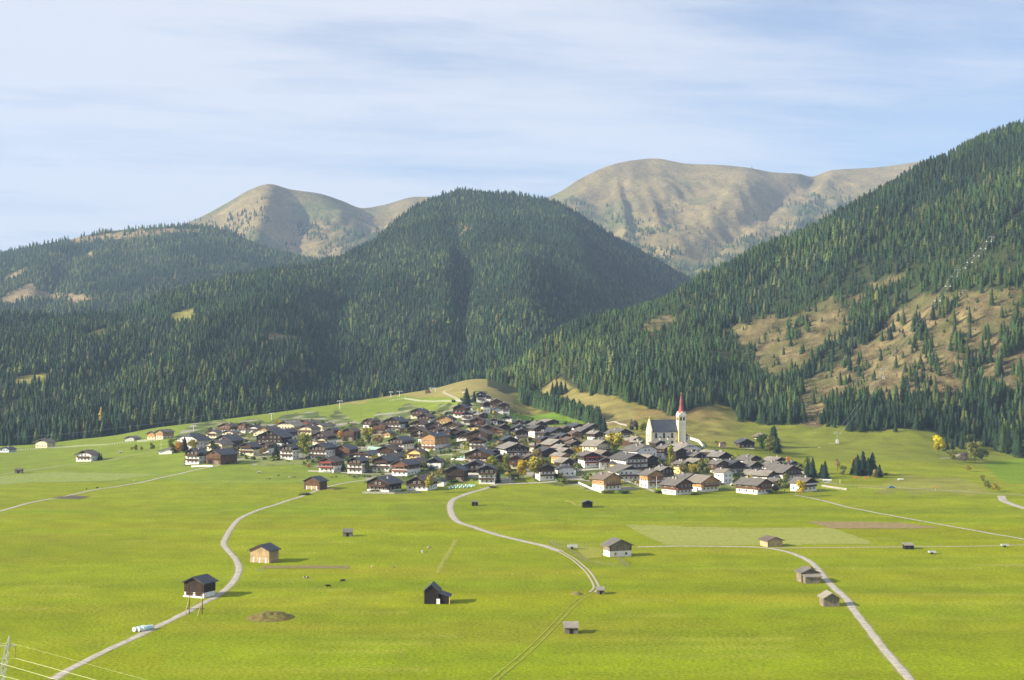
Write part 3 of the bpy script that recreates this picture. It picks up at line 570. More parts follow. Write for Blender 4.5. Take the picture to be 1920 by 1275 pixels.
M_chim = simple('chimney_masonry', (0.36, 0.34, 0.31), 0.9, 0.2); M_cap = simple('chimney_cap', (0.12, 0.11, 0.10)); M_stone = simple('stone_rubble', (0.34, 0.32, 0.29), 0.95, 0.35, 1.5); M_metal = simple('galvanised_metal', (0.42, 0.43, 0.42), 0.5, 0.12); M_conc = simple('concrete', (0.52, 0.50, 0.46), 0.9, 0.15)
WINM = MB().box(-0.55, 0.55, -0.07, 0.02, 0.1, 1.3, 1).box(-0.40, 0.40, -0.09, -0.06, 0.22, 1.18, 0).mesh('window', [M_win, M_frame])
CHM = MB().box(-0.42, 0.42, -0.42, 0.42, -1.0, 1.3, 0).box(-0.55, 0.55, -0.55, 0.55, 1.3, 1.45, 1).mesh('chimney', [M_chim, M_cap])
def child(name, me, parent, loc, rz=0, sc=None):
    o = bpy.data.objects.new(name, me); o.location = loc; o.rotation_euler = (0, 0, rz)
    if sc: o.scale = sc
    return link(o, parent)
def gable_roof(w, L, he, hr, ox, oy0, oy1, th=0.26):
    """he wall height at the eave, hr height of the roof line at the ridge; gable looks towards -y"""
    m = MB(); s = (hr - he) / (w / 2); xe = w / 2 + ox; ze = he - s * ox
    for sg in (-1, 1):
        a = [(0, -oy0, hr), (sg * xe, -oy0, ze), (sg * xe, L + oy1, ze), (0, L + oy1, hr)]; b = [(x, y, z + th) for x, y, z in a]
        m.add(a + b, [(0, 1, 2, 3), (7, 6, 5, 4), (0, 4, 5, 1), (1, 5, 6, 2), (2, 6, 7, 3)])
    return m
def prism(w, L, z0, he, hr, y0=0.0):
    x = w / 2; v = []
    for y in (y0, L): v += [(-x, y, z0), (x, y, z0), (x, y, he), (0, y, hr), (-x, y, he)]
    return MB().add(v, [(0, 1, 2, 3, 4), (9, 8, 7, 6, 5), (1, 6, 7, 2), (0, 4, 9, 5), (2, 7, 8, 3), (3, 8, 9, 4)])
def gable_house(name, cat, loc, yaw, w, L, he, hr, pl, frac, wd, rf, balc, seed, side, wins=True, ox=None, label=None, group=None, flowers=False, hip=False, nchim=None, oy=1.3):
    r = random.Random(seed); e = empty(name, loc, yaw); tag(e, label, cat, group)
    ox = 0.09 * w + 0.35 if ox is None else ox; zf = he * frac; base = -3.0
    if pl != '-' and frac > 0:
        if frac >= 1 and hip:
            zh = he + (hr - he) * .5; xh = w / 2 * .5; v = []
            for y in (0, L): v += [(-w / 2, y, base), (w / 2, y, base), (w / 2, y, he - .02), (xh, y, zh - .05), (-xh, y, zh - .05), (-w / 2, y, he - .02)]
            MB().add(v, [(0, 1, 2, 3, 4, 5), (11, 10, 9, 8, 7, 6), (1, 7, 8, 2), (0, 5, 11, 6), (2, 8, 9, 3), (3, 9, 10, 4), (4, 10, 11, 5)]).build('wall', PL[pl], e)
        elif frac >= 1: prism(w, L, base, he - .02, hr - .05).build('wall', PL[pl], e)
        else: MB().box(-w / 2, w / 2, 0, L, base, zf).build('wall', PL[pl], e)
    if frac < 1 or pl == '-':
        x = w / 2 + 0.09; s = (hr - he) / (w / 2); z0 = zf if pl != '-' and frac > 0 else base
        prism(2 * x, L + 0.09, z0, he - 0.09 * s - .03, hr - .04, -0.09).build('timber_wall', WD[wd], e)
    else:
        s = (hr - he) / (w / 2); x = w * 0.36                # boarded gable triangle above the eave
        if wd != '-' and not hip: MB().add([(-x, -.06, hr - x * s - .08), (x, -.06, hr - x * s - .08), (0, -.06, hr - .08), (-x, -.12, hr - x * s - .08), (x, -.12, hr - x * s - .08), (0, -.12, hr - .08)], [(0, 2, 1), (3, 4, 5), (0, 1, 4, 3), (0, 3, 5, 2), (1, 2, 5, 4)]).build('gable_boards', WD[wd], e)
    if hip:
        s = (hr - he) / (w / 2); xe = w / 2 + ox; ze = he - s * ox; t = .26; zh = he + (hr - he) * .5; xh = w / 2 * .5; c = w * .2; roof = MB(); y0, y1 = -.9, L + .9
        for sg in (-1, 1):
            a = [(0, c, hr), (sg * xh, y0, zh), (sg * xe, y0, ze), (sg * xe, y1, ze), (sg * xh, y1, zh), (0, L - c, hr)]; b = [(x, y, z + t) for x, y, z in a]
            roof.add(a + b, [(0, 1, 2, 3, 4, 5), (11, 10, 9, 8, 7, 6), (1, 7, 8, 2), (2, 8, 9, 3), (3, 9, 10, 4)])
        for yy, yr in ((y0, c), (y1, L - c)): roof.add([(-xh, yy, zh), (xh, yy, zh), (0, yr, hr), (-xh, yy, zh + t), (xh, yy, zh + t), (0, yr, hr + t)], [(0, 1, 2), (5, 4, 3), (0, 3, 4, 1)])
        rf_o = roof.build('roof', RF[rf], e)
    else: rf_o = gable_roof(w, L, he, hr, ox, oy, 0.9).build('roof', RF[rf], e)
    s = (hr - he) / (w / 2); n = nchim if nchim is not None else (0 if not wins else r.choice([1, 1, 2]))
    for i in range(n):
        cx = r.uniform(-0.24, 0.24) * w; cy = L * r.uniform(0.3, 0.8); k = 1.0; child('chimney', CHM, rf_o, (cx, cy, hr - abs(cx) * s), 0, (k, k, k))
    fl_h = 2.75; nf = max(1, int((he + 0.2) / 2.6))
    if cat == 'barn' and group == 'barns of the village':
        if rf == 'g' and r.random() < .5: rf_o.data.materials[0] = r.choice(RVAR)
        m_d = WD['x' if wd != 'x' else 'd']; MB().box(-w * .09, w * .09, -.16, -.1, he * .98, he * .98 + min(1.3, (hr - he) * .5)).build('hatch', m_d, e)
        MB().box(-w * .36, -w * .06, -.16, -.1, -.2, he * .42).build('door', m_d, e); MB().box(w * .08, w * .36, -.16, -.1, -.2, he * .36).build('door', WD['g'], e)
        MB().box(-w * .48, w * .48, -.8, -.1, he * .52, he * .57).build('gallery', M_rail, e)
    if wins:
        if rf == 'g' and r.random() < .5: rf_o.data.materials[0] = r.choice(RVAR)
        nw = max(2, int((w - 1.0) / 2.5)); ns = max(1, int((L - 1.0) / 3.4))
        for f in range(nf + (1 if hr - he > 2.6 else 0)):
            z = 0.95 + f * fl_h; top = f >= nf; cnt = 2 if top else nw
            if z + 1.5 > hr: break
            for i in range(cnt):
                x = (i + .5 - cnt / 2) * (w - 1.2) / max(nw, 1); zr = hr - abs(x) * s
                if z + 1.6 > zr: continue
                if r.random() < 0.06: continue
                child('window', WINM, e, (x, -0.10, z))
            if f < nf and z + 1.5 < he:
                for i in range(ns):
                    y = (i + .5) * L / ns
                    if side > 0: child('window', WINM, e, (-w / 2 - .10, y, z), -math.pi / 2)
                    else: child('window', WINM, e, (w / 2 + .10, y, z), math.pi / 2)
        for b in range(balc):
            z = 2.6 + b * fl_h
            if z + 1.2 > he + 1.5: break
            bw = w * (0.96 if b < nf - 1 else 0.8); m = MB().box(-bw / 2, bw / 2, -1.25, -.12, z, z + .14).box(-bw / 2, bw / 2, -1.25, -1.17, z + .14, z + 1.02).box(-bw / 2, -bw / 2 + .08, -1.17, -.12, z + .14, z + 1.02).box(bw / 2 - .08, bw / 2, -1.17, -.12, z + .14, z + 1.02)
            bo = m.build('balcony', M_railr if wd in 'ro' else M_rail, e)
            if flowers: MB().box(-bw / 2, bw / 2, -1.5, -1.26, z + .62, z + 1.08).build('flower_box', M_flower, bo)
    return e
FOOT = []
CROPS = {0: (0, 0, 1), 1: (0, 770, 5.647), 2: (260, 770, 8.0), 3: (480, 770, 7.967), 4: (680, 720, 5.796), 5: (860, 720, 5.796), 6: (1080, 740, 6.375), 7: (1300, 770, 7.085), 8: (860, 770, 6.857)}
WORDS = {'W': 'white', 'C': 'cream', 'Y': 'yellow', 'P': 'rose', 'G': 'grey', 'L': 'pale'}; WWORD = {'d': 'dark', 'b': 'brown', 'r': 'reddish', 'o': 'honey coloured', 'g': 'grey', 'l': 'pale', 'x': 'black', '-': ''}
def describe(kind, pl, frac, wd):
    if kind == 'B': return f'{WWORD[wd]} timber barn' if pl == '-' else f'{WWORD[wd]} timber barn on {WORDS[pl]} walls'
    if kind == 'S': return f'small {WWORD[wd] if pl == "-" else WORDS[pl]} outbuilding'
    if pl == '-': return f'{WWORD[wd]} timber house'
    if frac >= 1 or wd == '-': return f'{WORDS[pl]} plastered house'
    return f'{WORDS[pl]} and {WWORD[wd]} house'
NMS = {'B': ('timber_barn', 'barn'), 'S': ('outbuilding', 'outbuilding'), 'H': ('chalet', 'house')}
USED = {}
def village_house(crop, ax, ay, xl, xr, yb, style, where, yaw=None, kind='H', grow=1.0, **kw):
    x0, y0, s = CROPS[crop]; ax, xl, xr = (x0 + q / s for q in (ax, xl, xr)); ay, yb = y0 + ay / s, y0 + yb / s
    if crop in (3, 4, 5, 6, 7) and not any(q in where for q in ('foremost', 'alone', 'lone ', 'easternmost', 'topmost', 'cow meadow', 'flat', 'biggest', 'pair')): yb += 0.17 * (yb - ay)
    if yaw is None: yaw = float(np.interp(ax, [0, 400, 650, 850, 960, 1060, 1130, 1700], [-24, -24, -18, -10, 4, 26, 33, 36])) + random.uniform(-3, 3)
    pl, frac, wd, rf, balc = style[0], (int(style[1]) / 9), style[2], style[3], int(style[4])
    if frac >= 1 or (wd == '-' and pl != '-'): frac = 1.0
    al = math.degrees(math.atan((ax - CX) / F)); rel = R(yaw + al); p = hit(ax, yb); D = p.y
    if rel < 0: hw = ax - xl; side = (xr - xl) - 2 * hw
    else: hw = xr - ax; side = (xr - xl) - 2 * hw
    Wr = 2 * hw * D / F / math.cos(rel) * 1.06; w = Wr / 1.24 if Wr > 8 else Wr / 1.15; ox = (Wr - w) / 2
    ht = max((yb - ay) * D / F, 4.2) - 0.3; pt = math.tan(R(random.uniform(21, 25))); rise = Wr / 2 * pt; he_edge = ht - rise
    if he_edge < 2.2: he_edge = 2.2 if ht > 4.4 else ht * 0.5; rise = ht - he_edge
    sl_ = rise / (Wr / 2); he = he_edge + sl_ * ox; L = side * D / F / max(abs(math.sin(rel)), 0.12)
    L = min(max(L, (0.85 if abs(rel) > R(30) else 1.35) * w), 2.3 * w if abs(rel) > R(14) else 1.5 * w)
    FOOT.append((p.x, p.y, R(yaw), w, L)); nm, ct = NMS[kind]; lab = f'{describe(kind, pl, frac, wd)} {where}'; lab = ' '.join(lab.split())
    if lab in USED: print('DUPLICATE', lab)
    USED[lab] = 1
    if len(lab.split()) > 16: print('LONG', lab)
    g_ = {'B': 'barns of the village', 'S': 'outbuildings of the village', 'H': 'houses of the village'}[kind]
    return gable_house(nm, ct, p, R(yaw), w, L, he, ht, pl, frac, wd, rf, balc, int(ax * 7 + ay), 1 if rel > 0 else -1, wins=(kind == 'H'), ox=ox, label=lab, group=g_, **kw)
H = village_house
# western outskirts
H(1, 80, 295, 30, 200, 372, '-0bb0', 'before the wood at the far western edge', kind='B')
H(1, 437, 298, 370, 492, 395, 'C9bg0', 'among trees at the foot of the western wood')
H(1, 45, 382, -8, 96, 442, 'L9-k0', 'at the very western edge of the picture')
H(1, 885, 418, 795, 1062, 538, 'W9bg1', 'alone on the western meadow by the narrow lane', yaw=-16)
H(1, 1372, 272, 1318, 1432, 322, 'G9dg0', 'low on the slope above the western meadow', kind='S')
H(2, 310, 282, 250, 530, 432, 'C4og0', 'highest on the western slope, larger of the pair', yaw=-32)
H(2, 185, 308, 122, 262, 432, 'C4og0', 'smaller of the pair high on the western slope', yaw=-30)
H(2, 400, 562, 290, 482, 652, 'W9-l0', 'low beside the lane at the western end', kind='S', yaw=-10)
H(2, 720, 338, 552, 990, 590, 'W9-k0', 'big, with slate roof and rows of windows, behind orchard trees', yaw=-26, hip=True)
H(2, 1088, 280, 1000, 1200, 412, 'C9bg2', 'with yellow balconies above the big slate roof')
H(2, 1290, 183, 1188, 1440, 330, 'W4rb1', 'uppermost of the western cluster')
H(2, 1330, 303, 1238, 1490, 372, 'C9bg0', 'low, in front of the uppermost western gable')
H(2, 1545, 172, 1488, 1650, 330, 'W5rb1', 'with bright gable next to the uppermost western house')
H(2, 1705, 215, 1620, 1830, 335, 'W9dk1', 'with dark roof behind the yellow facade')
H(2, 1855, 240, 1700, 1930, 388, 'C9ob0', 'with three square windows left of the big dark gable')
H(2, 1262, 360, 1120, 1580, 545, '-0bk0', 'long and deep behind the cream house of the western cluster', kind='B', yaw=-30)
H(2, 1135, 433, 1008, 1420, 605, 'C9dg1', 'with two chimneys in front of the long dark barn', yaw=-30)
H(2, 1612, 475, 1490, 1860, 675, 'C6dk2', 'with two rows of sunny balconies at the meadow edge', yaw=-26)
H(2, 1880, 470, 1800, 2010, 640, 'W5bb1', 'squeezed right of the sunny double balcony house')
H(2, 802, 563, 690, 1032, 805, 'W6dk2', 'with three dark balconies, foremost at the western end', yaw=-24)
H(2, 1120, 578, 998, 1490, 803, '-0rk0', 'with lit planked gable, foremost at the western end', kind='B', yaw=-32)
# west centre
H(3, 195, 288, -20, 400, 565, 'W5dk1', 'widest of all, with deep dark gable and white front', yaw=-8)
H(3, 300, 268, 225, 625, 425, 'C5bk0', 'with long slate roof behind the widest house', yaw=-40)
H(3, 470, 430, 345, 640, 585, 'W5dk1', 'just right of the widest dark gable')
H(3, 455, 498, 350, 625, 695, 'W7dk2', 'beside a pointed spruce left of the tall poplar')
H(3, 420, 148, 250, 510, 258, 'C9bl0', 'half hidden by a golden tree on the upper slope')
H(3, 700, 133, 578, 920, 235, 'C5rb1', 'with red balcony on the upper slope', flowers=True)
H(3, 720, 208, 600, 950, 335, 'C9rb1', 'with tall white side wall below the red balcony house')
H(3, 930, 183, 860, 1185, 292, 'C9bg0', 'with broad grey roof on the upper meadow edge', yaw=-34)
H(3, 960, 303, 828, 1215, 485, 'W5db1', 'with broad brown roof right of the tall poplar', yaw=-26)
H(3, 1105, 258, 1040, 1255, 345, '-0bk0', 'small, under the upper meadow', kind='B')
H(3, 1375, 253, 1278, 1575, 425, '-0bb0', 'behind the orange autumn trees', kind='B', yaw=-26)
H(3, 955, 385, 868, 1122, 500, 'C9dk1', 'with sunlit front squeezed above the big blue white house')
H(3, 930, 488, 795, 1130, 695, 'W7dk2', 'four storeys tall right of the poplar', yaw=-20)
H(3, 1282, 508, 1152, 1520, 675, '-0rk0', 'with small square hatch in the gable', kind='B', yaw=-28)
H(3, 1668, 113, 1590, 1865, 245, 'W4bb0', 'with white framed window at the upper west meadow edge', yaw=-18)
H(4, 160, 413, 65, 340, 522, '-0rb0', 'below the house with white framed window', kind='B')
H(3, 1050, 693, 922, 1262, 888, 'W5rb2', 'with flowered red balconies behind a low wall', flowers=True)
H(3, 1592, 603, 1438, 1805, 712, 'W5dk1', 'with steep dark gable behind the pair of sunny gables', yaw=-24)
H(3, 1472, 688, 1350, 1655, 902, 'W7dk2', 'with two white balconies beside a pointed spruce')
H(4, 200, 783, 90, 298, 952, 'W6dk2', 'with white balcony fronts at the edge of the cow meadow')
H(4, 258, 753, 170, 465, 872, 'W4rb1', 'with reddish gable behind the white balcony house')
H(4, 245, 668, 148, 432, 772, 'W4bb1', 'with white framed window in the west centre')
# centre, top
H(4, 590, 263, 510, 662, 356, 'C6bk1', 'highest on the meadow in the west centre')
H(4, 662, 318, 585, 785, 412, 'W6db1', 'just below the highest meadow house', yaw=-16)
H(4, 320, 358, 218, 432, 492, 'W6dk2', 'with white balconies behind two small spruces')
H(4, 592, 390, 503, 700, 492, 'W7bb1', 'with lit front below the highest meadow house')
H(4, 880, 338, 788, 1000, 422, 'Y4ok0', 'with bright gable under the big brown barn roofs')
H(4, 760, 405, 690, 850, 465, '-0dk0', 'wedged between the bright gables of the upper centre', kind='B')
H(4, 775, 450, 688, 885, 525, 'W4bb0', 'behind the big sunlit timber inn, to its upper left')
H(4, 955, 403, 850, 1082, 482, 'C4bb0', 'behind the big sunlit timber inn, to its upper right')
H(4, 550, 453, 478, 650, 522, '-0db0', 'left of the small reddish roof in the centre', kind='B')
H(4, 625, 488, 500, 740, 562, '-0bb0', 'with wide brown roof behind the big sunlit timber inn', kind='B')
H(4, 640, 528, 412, 645, 630, 'W4dl0', 'with long pale roof lying across the slope', yaw=60)
H(4, 420, 488, 400, 560, 530, '-0rb0', 'with reddish roof among the dark ones', kind='B')
H(4, 250, 510, 200, 300, 570, 'Y4ok0', 'tiny, under trees west of the long pale roof', yaw=-20)
H(4, 712, 530, 628, 952, 732, 'W4ok1', 'biggest and brightest, the sunlit inn of the village', yaw=-24, nchim=1)
H(4, 900, 500, 860, 952, 600, '-0ob0', 'small, right behind the big sunlit inn', yaw=-6)
H(4, 855, 483, 775, 1010, 590, '-0db0', 'rising behind the big sunlit inn', kind='B')
H(4, 362, 570, 268, 545, 718, 'W6dk2', 'with long balconies left of the big sunlit inn', yaw=-24)
H(4, 1000, 478, 930, 1080, 560, '-0bb0', 'to the right behind the big sunlit inn', kind='B')
H(4, 1090, 500, 1010, 1170, 600, 'W3dk0', 'in shade between the sunlit inn and the wide dark barn')
# centre, bottom
H(4, 552, 698, 470, 645, 802, 'Y9or1'.replace('r1', 'b1'), 'with yellow balcony at the village centre', yaw=-28)
H(4, 400, 823, 303, 642, 998, 'W5rk2', 'foremost with orange and dark balconies by the field', yaw=-28)
H(4, 565, 803, 458, 690, 902, 'Y8bb0', 'low, behind the orange balcony house')
H(4, 775, 800, 688, 875, 908, 'W7dk0', 'low, with bare front facing the orchard', yaw=-6)
H(4, 165, 1003, 30, 428, 1168, 'W2dk1', 'foremost with log front and wooden deck', yaw=-30)
H(4, 590, 1000, 458, 740, 1158, 'W5db2', 'foremost with three balcony rows beside a round tree', yaw=-16)
H(4, 825, 1050, 762, 878, 1112, 'W9-k0', 'flat and low behind the round tree', kind='S')
H(4, 1000, 883, 885, 1118, 1057, '-0dk0', 'black gable standing foremost at the field lane', kind='B', yaw=-8)
H(4, 1215, 833, 1078, 1345, 985, 'W2dk1', 'wide, behind the foremost black gable', yaw=-4)
H(4, 1245, 700, 1088, 1410, 822, 'P3bk1', 'wide brown gable above a white garden wall', yaw=-10)
H(5, 305, 878, 203, 402, 1058, 'W6dk2', 'with white balconies hidden behind a tall spruce', yaw=-2)
H(4, 1238, 570, 1148, 1345, 702, 'W6db2', 'with two white balconies in the very centre', yaw=-6)
H(4, 1245, 488, 1115, 1395, 605, '-0bb0', 'wide, towering behind the two white balconies', kind='B', yaw=-8)
H(4, 1198, 430, 1128, 1270, 503, 'Y7bb0', 'small with bright front in the upper centre')
H(4, 1345, 440, 1265, 1430, 510, '-0bb0', 'beside the small bright fronted house', kind='B')
H(4, 1055, 220, 973, 1160, 342, 'W4dk1', 'with row of red flowers high in the upper centre', flowers=True, yaw=-12)
H(4, 1132, 298, 1068, 1200, 422, 'W8dk2', 'tall, below the house with red flowers')
H(4, 1240, 358, 1153, 1345, 452, '-0rb0', 'above the small bright fronted house', kind='B')
H(4, 1312, 308, 1250, 1366, 392, 'G4bg0', 'with pale grey roof in the upper centre', yaw=24)
H(4, 1215, 303, 1168, 1262, 350, '-0gk0', 'low with slate roof beside the pale grey roof', kind='B')
# top cluster
H(4, 1288, 80, 1228, 1360, 152, '-0dk0', 'topmost in the cluster at the head of the village', kind='B')
H(4, 1288, 114, 1228, 1336, 202, 'W8dk1', 'just below the topmost barn')
H(5, 305, 120, 262, 362, 178, 'W4dk0', 'right of the topmost barn')
H(5, 305, 188, 214, 345, 292, 'W5dg0', 'tall, with bright tower like front in the top cluster', yaw=14)
H(5, 412, 158, 344, 490, 252, 'C4rb1', 'with reddish gable in the top cluster')
H(5, 492, 200, 415, 562, 298, 'W5bb1', 'rightmost of the top cluster')
H(5, 420, 266, 336, 495, 308, 'W9-k0', 'long and flat with dark garage doors in the top cluster', kind='S', yaw=2)
# centre right, upper
H(5, 520, 347, 455, 602, 402, 'W7dk0', 'alone at the upper meadow edge', yaw=-4)
H(5, 380, 372, 328, 425, 432, 'W8bg0', 'small with grey roof left of the upper meadow house')
H(5, 452, 390, 403, 545, 445, 'Y5db0', 'with yellow front below the upper meadow house')
H(5, 320, 438, 228, 402, 512, '-0bb0', 'left of the yellow front in the upper middle', kind='B')
H(5, 505, 430, 430, 570, 495, '-0db0', 'below the yellow front in the upper middle', kind='B')
H(5, 400, 480, 310, 455, 532, '-0ob0', 'lit, left above the long slate roof', kind='B')
H(5, 655, 388, 572, 735, 452, 'W6dk1', 'on the ridge right of the upper meadow house', yaw=4)
H(5, 755, 395, 695, 795, 442, '-0dk0', 'half hidden on the upper ridge', kind='B', yaw=10)
H(5, 895, 400, 765, 975, 475, 'W3bg0', 'with broad grey roof on the upper ridge', yaw=30)
H(5, 1020, 400, 940, 1100, 432, '-0bl0', 'with pale roof at the edge of the upper meadow', kind='B', yaw=34)
H(5, 668, 440, 568, 795, 522, 'W3dk0', 'behind the long slate roof', yaw=2)
H(5, 880, 445, 745, 945, 565, 'W6dg2', 'tall in shade with pale roof edge right of the slate roof', yaw=26)
H(5, 655, 498, 348, 660, 592, 'W3dn0', 'with the long blue slate roof across the middle', yaw=62)
H(5, 690, 482, 598, 768, 602, 'W5dk1', 'joined to the end of the long slate roof', yaw=2)
H(5, 565, 568, 413, 662, 702, '-0dk0', 'wide and shaded below the long slate roof', kind='B', yaw=6)
H(5, 640, 640, 490, 780, 772, 'W6dg1', 'with broad pale roof edge above the yellow tree', yaw=16)
H(5, 870, 645, 768, 905, 735, 'C6bl0', 'with cream side wall right of the broad pale roof edge', yaw=34)
H(5, 960, 515, 830, 990, 625, 'W6dk0', 'shaded beside the long slate roof', yaw=28)
H(5, 1085, 470, 960, 1190, 575, 'W4dk0', 'uppermost in the tight stack of roofs', yaw=34)
H(5, 1112, 540, 1010, 1190, 620, '-0dg0', 'second from the top in the tight stack of roofs', kind='B', yaw=36)
H(5, 1090, 598, 995, 1185, 680, '-0bl0', 'third from the top in the tight stack of roofs', kind='B', yaw=36)
H(5, 1150, 655, 1015, 1215, 722, 'W4dl0', 'with two white chimneys in the tight stack of roofs', yaw=38)
H(5, 1185, 692, 1085, 1250, 770, '-0dl0', 'right of the two white chimneys in the roof stack', kind='B', yaw=38)
H(5, 990, 690, 925, 1090, 780, '-0dk0', 'lower left of the tight stack of roofs', kind='B', yaw=18)
H(5, 1160, 748, 998, 1215, 850, 'Y5ol0', 'with honey wall near the foot of the roof stack', yaw=38)
H(5, 1190, 800, 1068, 1262, 885, '-0dl0', 'lowest in the tight stack of roofs', kind='B', yaw=38)
H(5, 945, 570, 900, 1000, 660, '-0bk0', 'left flank of the tight stack of roofs', kind='B', yaw=22)
H(5, 1170, 455, 1120, 1230, 520, '-0bb0', 'brown gable behind the tight stack of roofs', kind='B', yaw=20)
H(5, 1285, 510, 1215, 1345, 590, 'C3ob1', 'with orange front right of the tight stack of roofs', yaw=16)
H(5, 1235, 575, 1175, 1300, 650, '-0db0', 'below the orange fronted house', kind='B', yaw=20)
H(5, 1280, 610, 1220, 1350, 690, 'W3db0', 'behind the golden tree in the middle', yaw=28)
H(5, 1180, 880, 1062, 1290, 985, 'W8-k0', 'long and low with a row of square windows by the road', yaw=6, hip=True)
H(5, 402, 710, 350, 447, 785, '-0dk0', 'small, in front of the pale roofed white house', kind='B', yaw=0)
H(5, 450, 768, 398, 498, 865, '-0dk0', 'small, behind the light green trees', kind='B', yaw=2)
H(5, 625, 768, 540, 725, 900, 'C4rb1', 'with long reddish balcony behind the yellow tree', yaw=-4)
H(5, 795, 760, 690, 880, 880, '-0rb1', 'with reddish gable above the yellow tree', yaw=8)
H(5, 960, 868, 885, 1050, 1022, 'W6dk2', 'in shade right of the big yellow tree', yaw=16)
H(0, 1062, 812, 1046, 1072, 830, '-0bk0', 'tucked into the middle of the roof stack', kind='S', yaw=24)
# around and above the church
H(6, 45, 345, -15, 128, 405, 'W3dk0', 'at the foot of the planted spruce row', yaw=24)
H(6, 215, 343, 118, 282, 425, 'W3dg1', 'beside the tall single spruce west of the church', yaw=32)
H(6, 130, 388, 50, 212, 465, '-0dg0', 'left below the tall single spruce', kind='B', yaw=34)
H(6, 272, 430, 128, 330, 525, 'W4dl0', 'with pale roof just under the tall single spruce', yaw=38)
H(6, 330, 540, 138, 425, 695, 'C9bl1', 'with bright western wall left of the great lime tree', yaw=48)
H(6, 195, 680, 88, 305, 842, 'W5dg2', 'with red flower boxes at the road bend', yaw=14, flowers=True)
H(6, 360, 663, 238, 460, 765, '-0dg0', 'behind the flower box house at the road bend', kind='B', yaw=32)
H(6, 375, 738, 292, 485, 845, 'W7bb1', 'small, left of the low yellow building', yaw=14)
H(6, 578, 403, 415, 685, 505, 'W4bg0', 'with brown gable alone above the lime tree', yaw=36)
H(6, 690, 520, 545, 725, 602, '-0bl0', 'with pale shingles west of the church', kind='B', yaw=40)
H(6, 740, 505, 655, 805, 562, 'W9-l0', 'small, right beneath the church gable', yaw=28)
H(6, 782, 550, 558, 805, 645, 'W4dl0', 'with very wide pale roof southwest of the church', yaw=44)
H(6, 850, 588, 560, 985, 772, 'W9-g0', 'the great hotel with rows of windows below the church', yaw=36, hip=True, nchim=2)
H(6, 1000, 560, 868, 1055, 612, '-0dg0', 'under the church nave, left', kind='B', yaw=34)
H(6, 1115, 595, 955, 1185, 745, 'W5bg1', 'under the church tower behind the poplar', yaw=36)
H(6, 700, 675, 455, 725, 765, '-0dg0', 'left of the big balcony house', kind='B', yaw=42)
H(6, 610, 745, 478, 650, 800, '-0bb0', 'small, behind the low yellow building', kind='B', yaw=30)
H(6, 560, 790, 400, 605, 888, 'Y9-k0', 'low, yellow, left of the big balcony house', kind='S', yaw=50)
H(6, 725, 700, 545, 875, 902, 'W9dg3', 'with three dark balcony rows at the village centre', yaw=24)
H(6, 900, 715, 818, 985, 862, '-0dl0', 'with pale roof slope right of the three balcony rows', kind='B', yaw=34)
H(6, 655, 845, 488, 825, 1002, 'W9dg1', 'with a broad dark balcony facing the lower fields', yaw=14)
H(6, 950, 895, 765, 1058, 1082, 'W5og2', 'with orange balcony side left of the white mast', yaw=26)
H(6, 1090, 855, 985, 1175, 985, 'W2dg1', 'in shade behind the white mast', yaw=30)
H(6, 435, 930, 203, 552, 1142, 'W4og1', 'foremost at the field with bright orange western side', yaw=36)
H(6, 1290, 998, 1036, 1405, 1192, 'W4rg1', 'foremost at the field with reddish gable', yaw=38)
H(6, 1375, 572, 1190, 1512, 680, 'W9-l0', 'low with hipped roof right below the church tower', yaw=36, hip=True)
H(6, 1255, 630, 1178, 1325, 785, '-0dl0', 'right of the poplar', kind='B', yaw=30)
H(6, 1395, 650, 1215, 1455, 740, '-0bb0', 'below the low hipped roof', kind='B', yaw=40)
H(6, 1470, 685, 1265, 1545, 805, 'W6dg1', 'white, with grey roof slope east of the poplar', yaw=34)
H(6, 1320, 790, 1160, 1372, 925, 'Y6bg1', 'with yellow western wall above the lower street', yaw=42)
H(6, 1385, 940, 1205, 1465, 1062, '-0rg1', 'behind the foremost reddish gable', yaw=38)
H(6, 1480, 760, 1400, 1560, 840, '-0bl0', 'half hidden left of the round green tree', kind='B', yaw=36)
# east
H(7, 220, 857, -12, 352, 1072, 'W4og1', 'foremost with dark gable left of the parked vehicles', yaw=36)
H(7, 90, 548, -15, 172, 642, 'W4dg0', 'northwestern one of the eastern quarter', yaw=34)
H(7, 280, 520, 105, 325, 612, '-0dl0', 'with pale roof at the top of the eastern quarter', kind='B', yaw=38)
H(7, 418, 545, 260, 515, 682, 'W6dg1', 'beside the meadow in the upper eastern quarter', yaw=36)
H(7, 195, 608, 135, 262, 690, 'W6dg0', 'below the upper eastern roofs', yaw=34)
H(7, 385, 655, 222, 470, 812, 'C3bg0', 'with brown gable right of the round green tree', yaw=36)
H(7, 585, 660, 440, 705, 805, 'W5dk1', 'with very dark gable in the middle of the eastern quarter', yaw=20)
H(7, 815, 590, 625, 915, 695, 'W6dg1', 'with white band at the top of the eastern meadow side', yaw=36)
H(7, 830, 670, 668, 925, 792, 'W7dg1', 'below the white band house', yaw=34)
H(7, 460, 768, 290, 530, 935, 'W9-g0', 'bare white, small windows, bright wall towards the west', yaw=42)
H(7, 1040, 795, 648, 1112, 892, 'W4bl1', 'with the longest pale roof of the eastern quarter', yaw=50)
H(7, 945, 900, 555, 1055, 1105, 'W4rg1', 'foremost with solar panels and log gable', yaw=42, nchim=2)
H(7, 1145, 893, 975, 1205, 992, 'W4bg0', 'behind the solar panel house', yaw=36)
H(7, 1150, 628, 998, 1225, 690, 'C5dl0', 'farthest back on the eastern meadow', yaw=44)
H(7, 1135, 672, 962, 1232, 785, 'W6dg1', 'second from the back on the eastern meadow', yaw=36)
H(7, 1335, 668, 1285, 1385, 742, 'W4dk0', 'small, beside the orange larch', yaw=20)
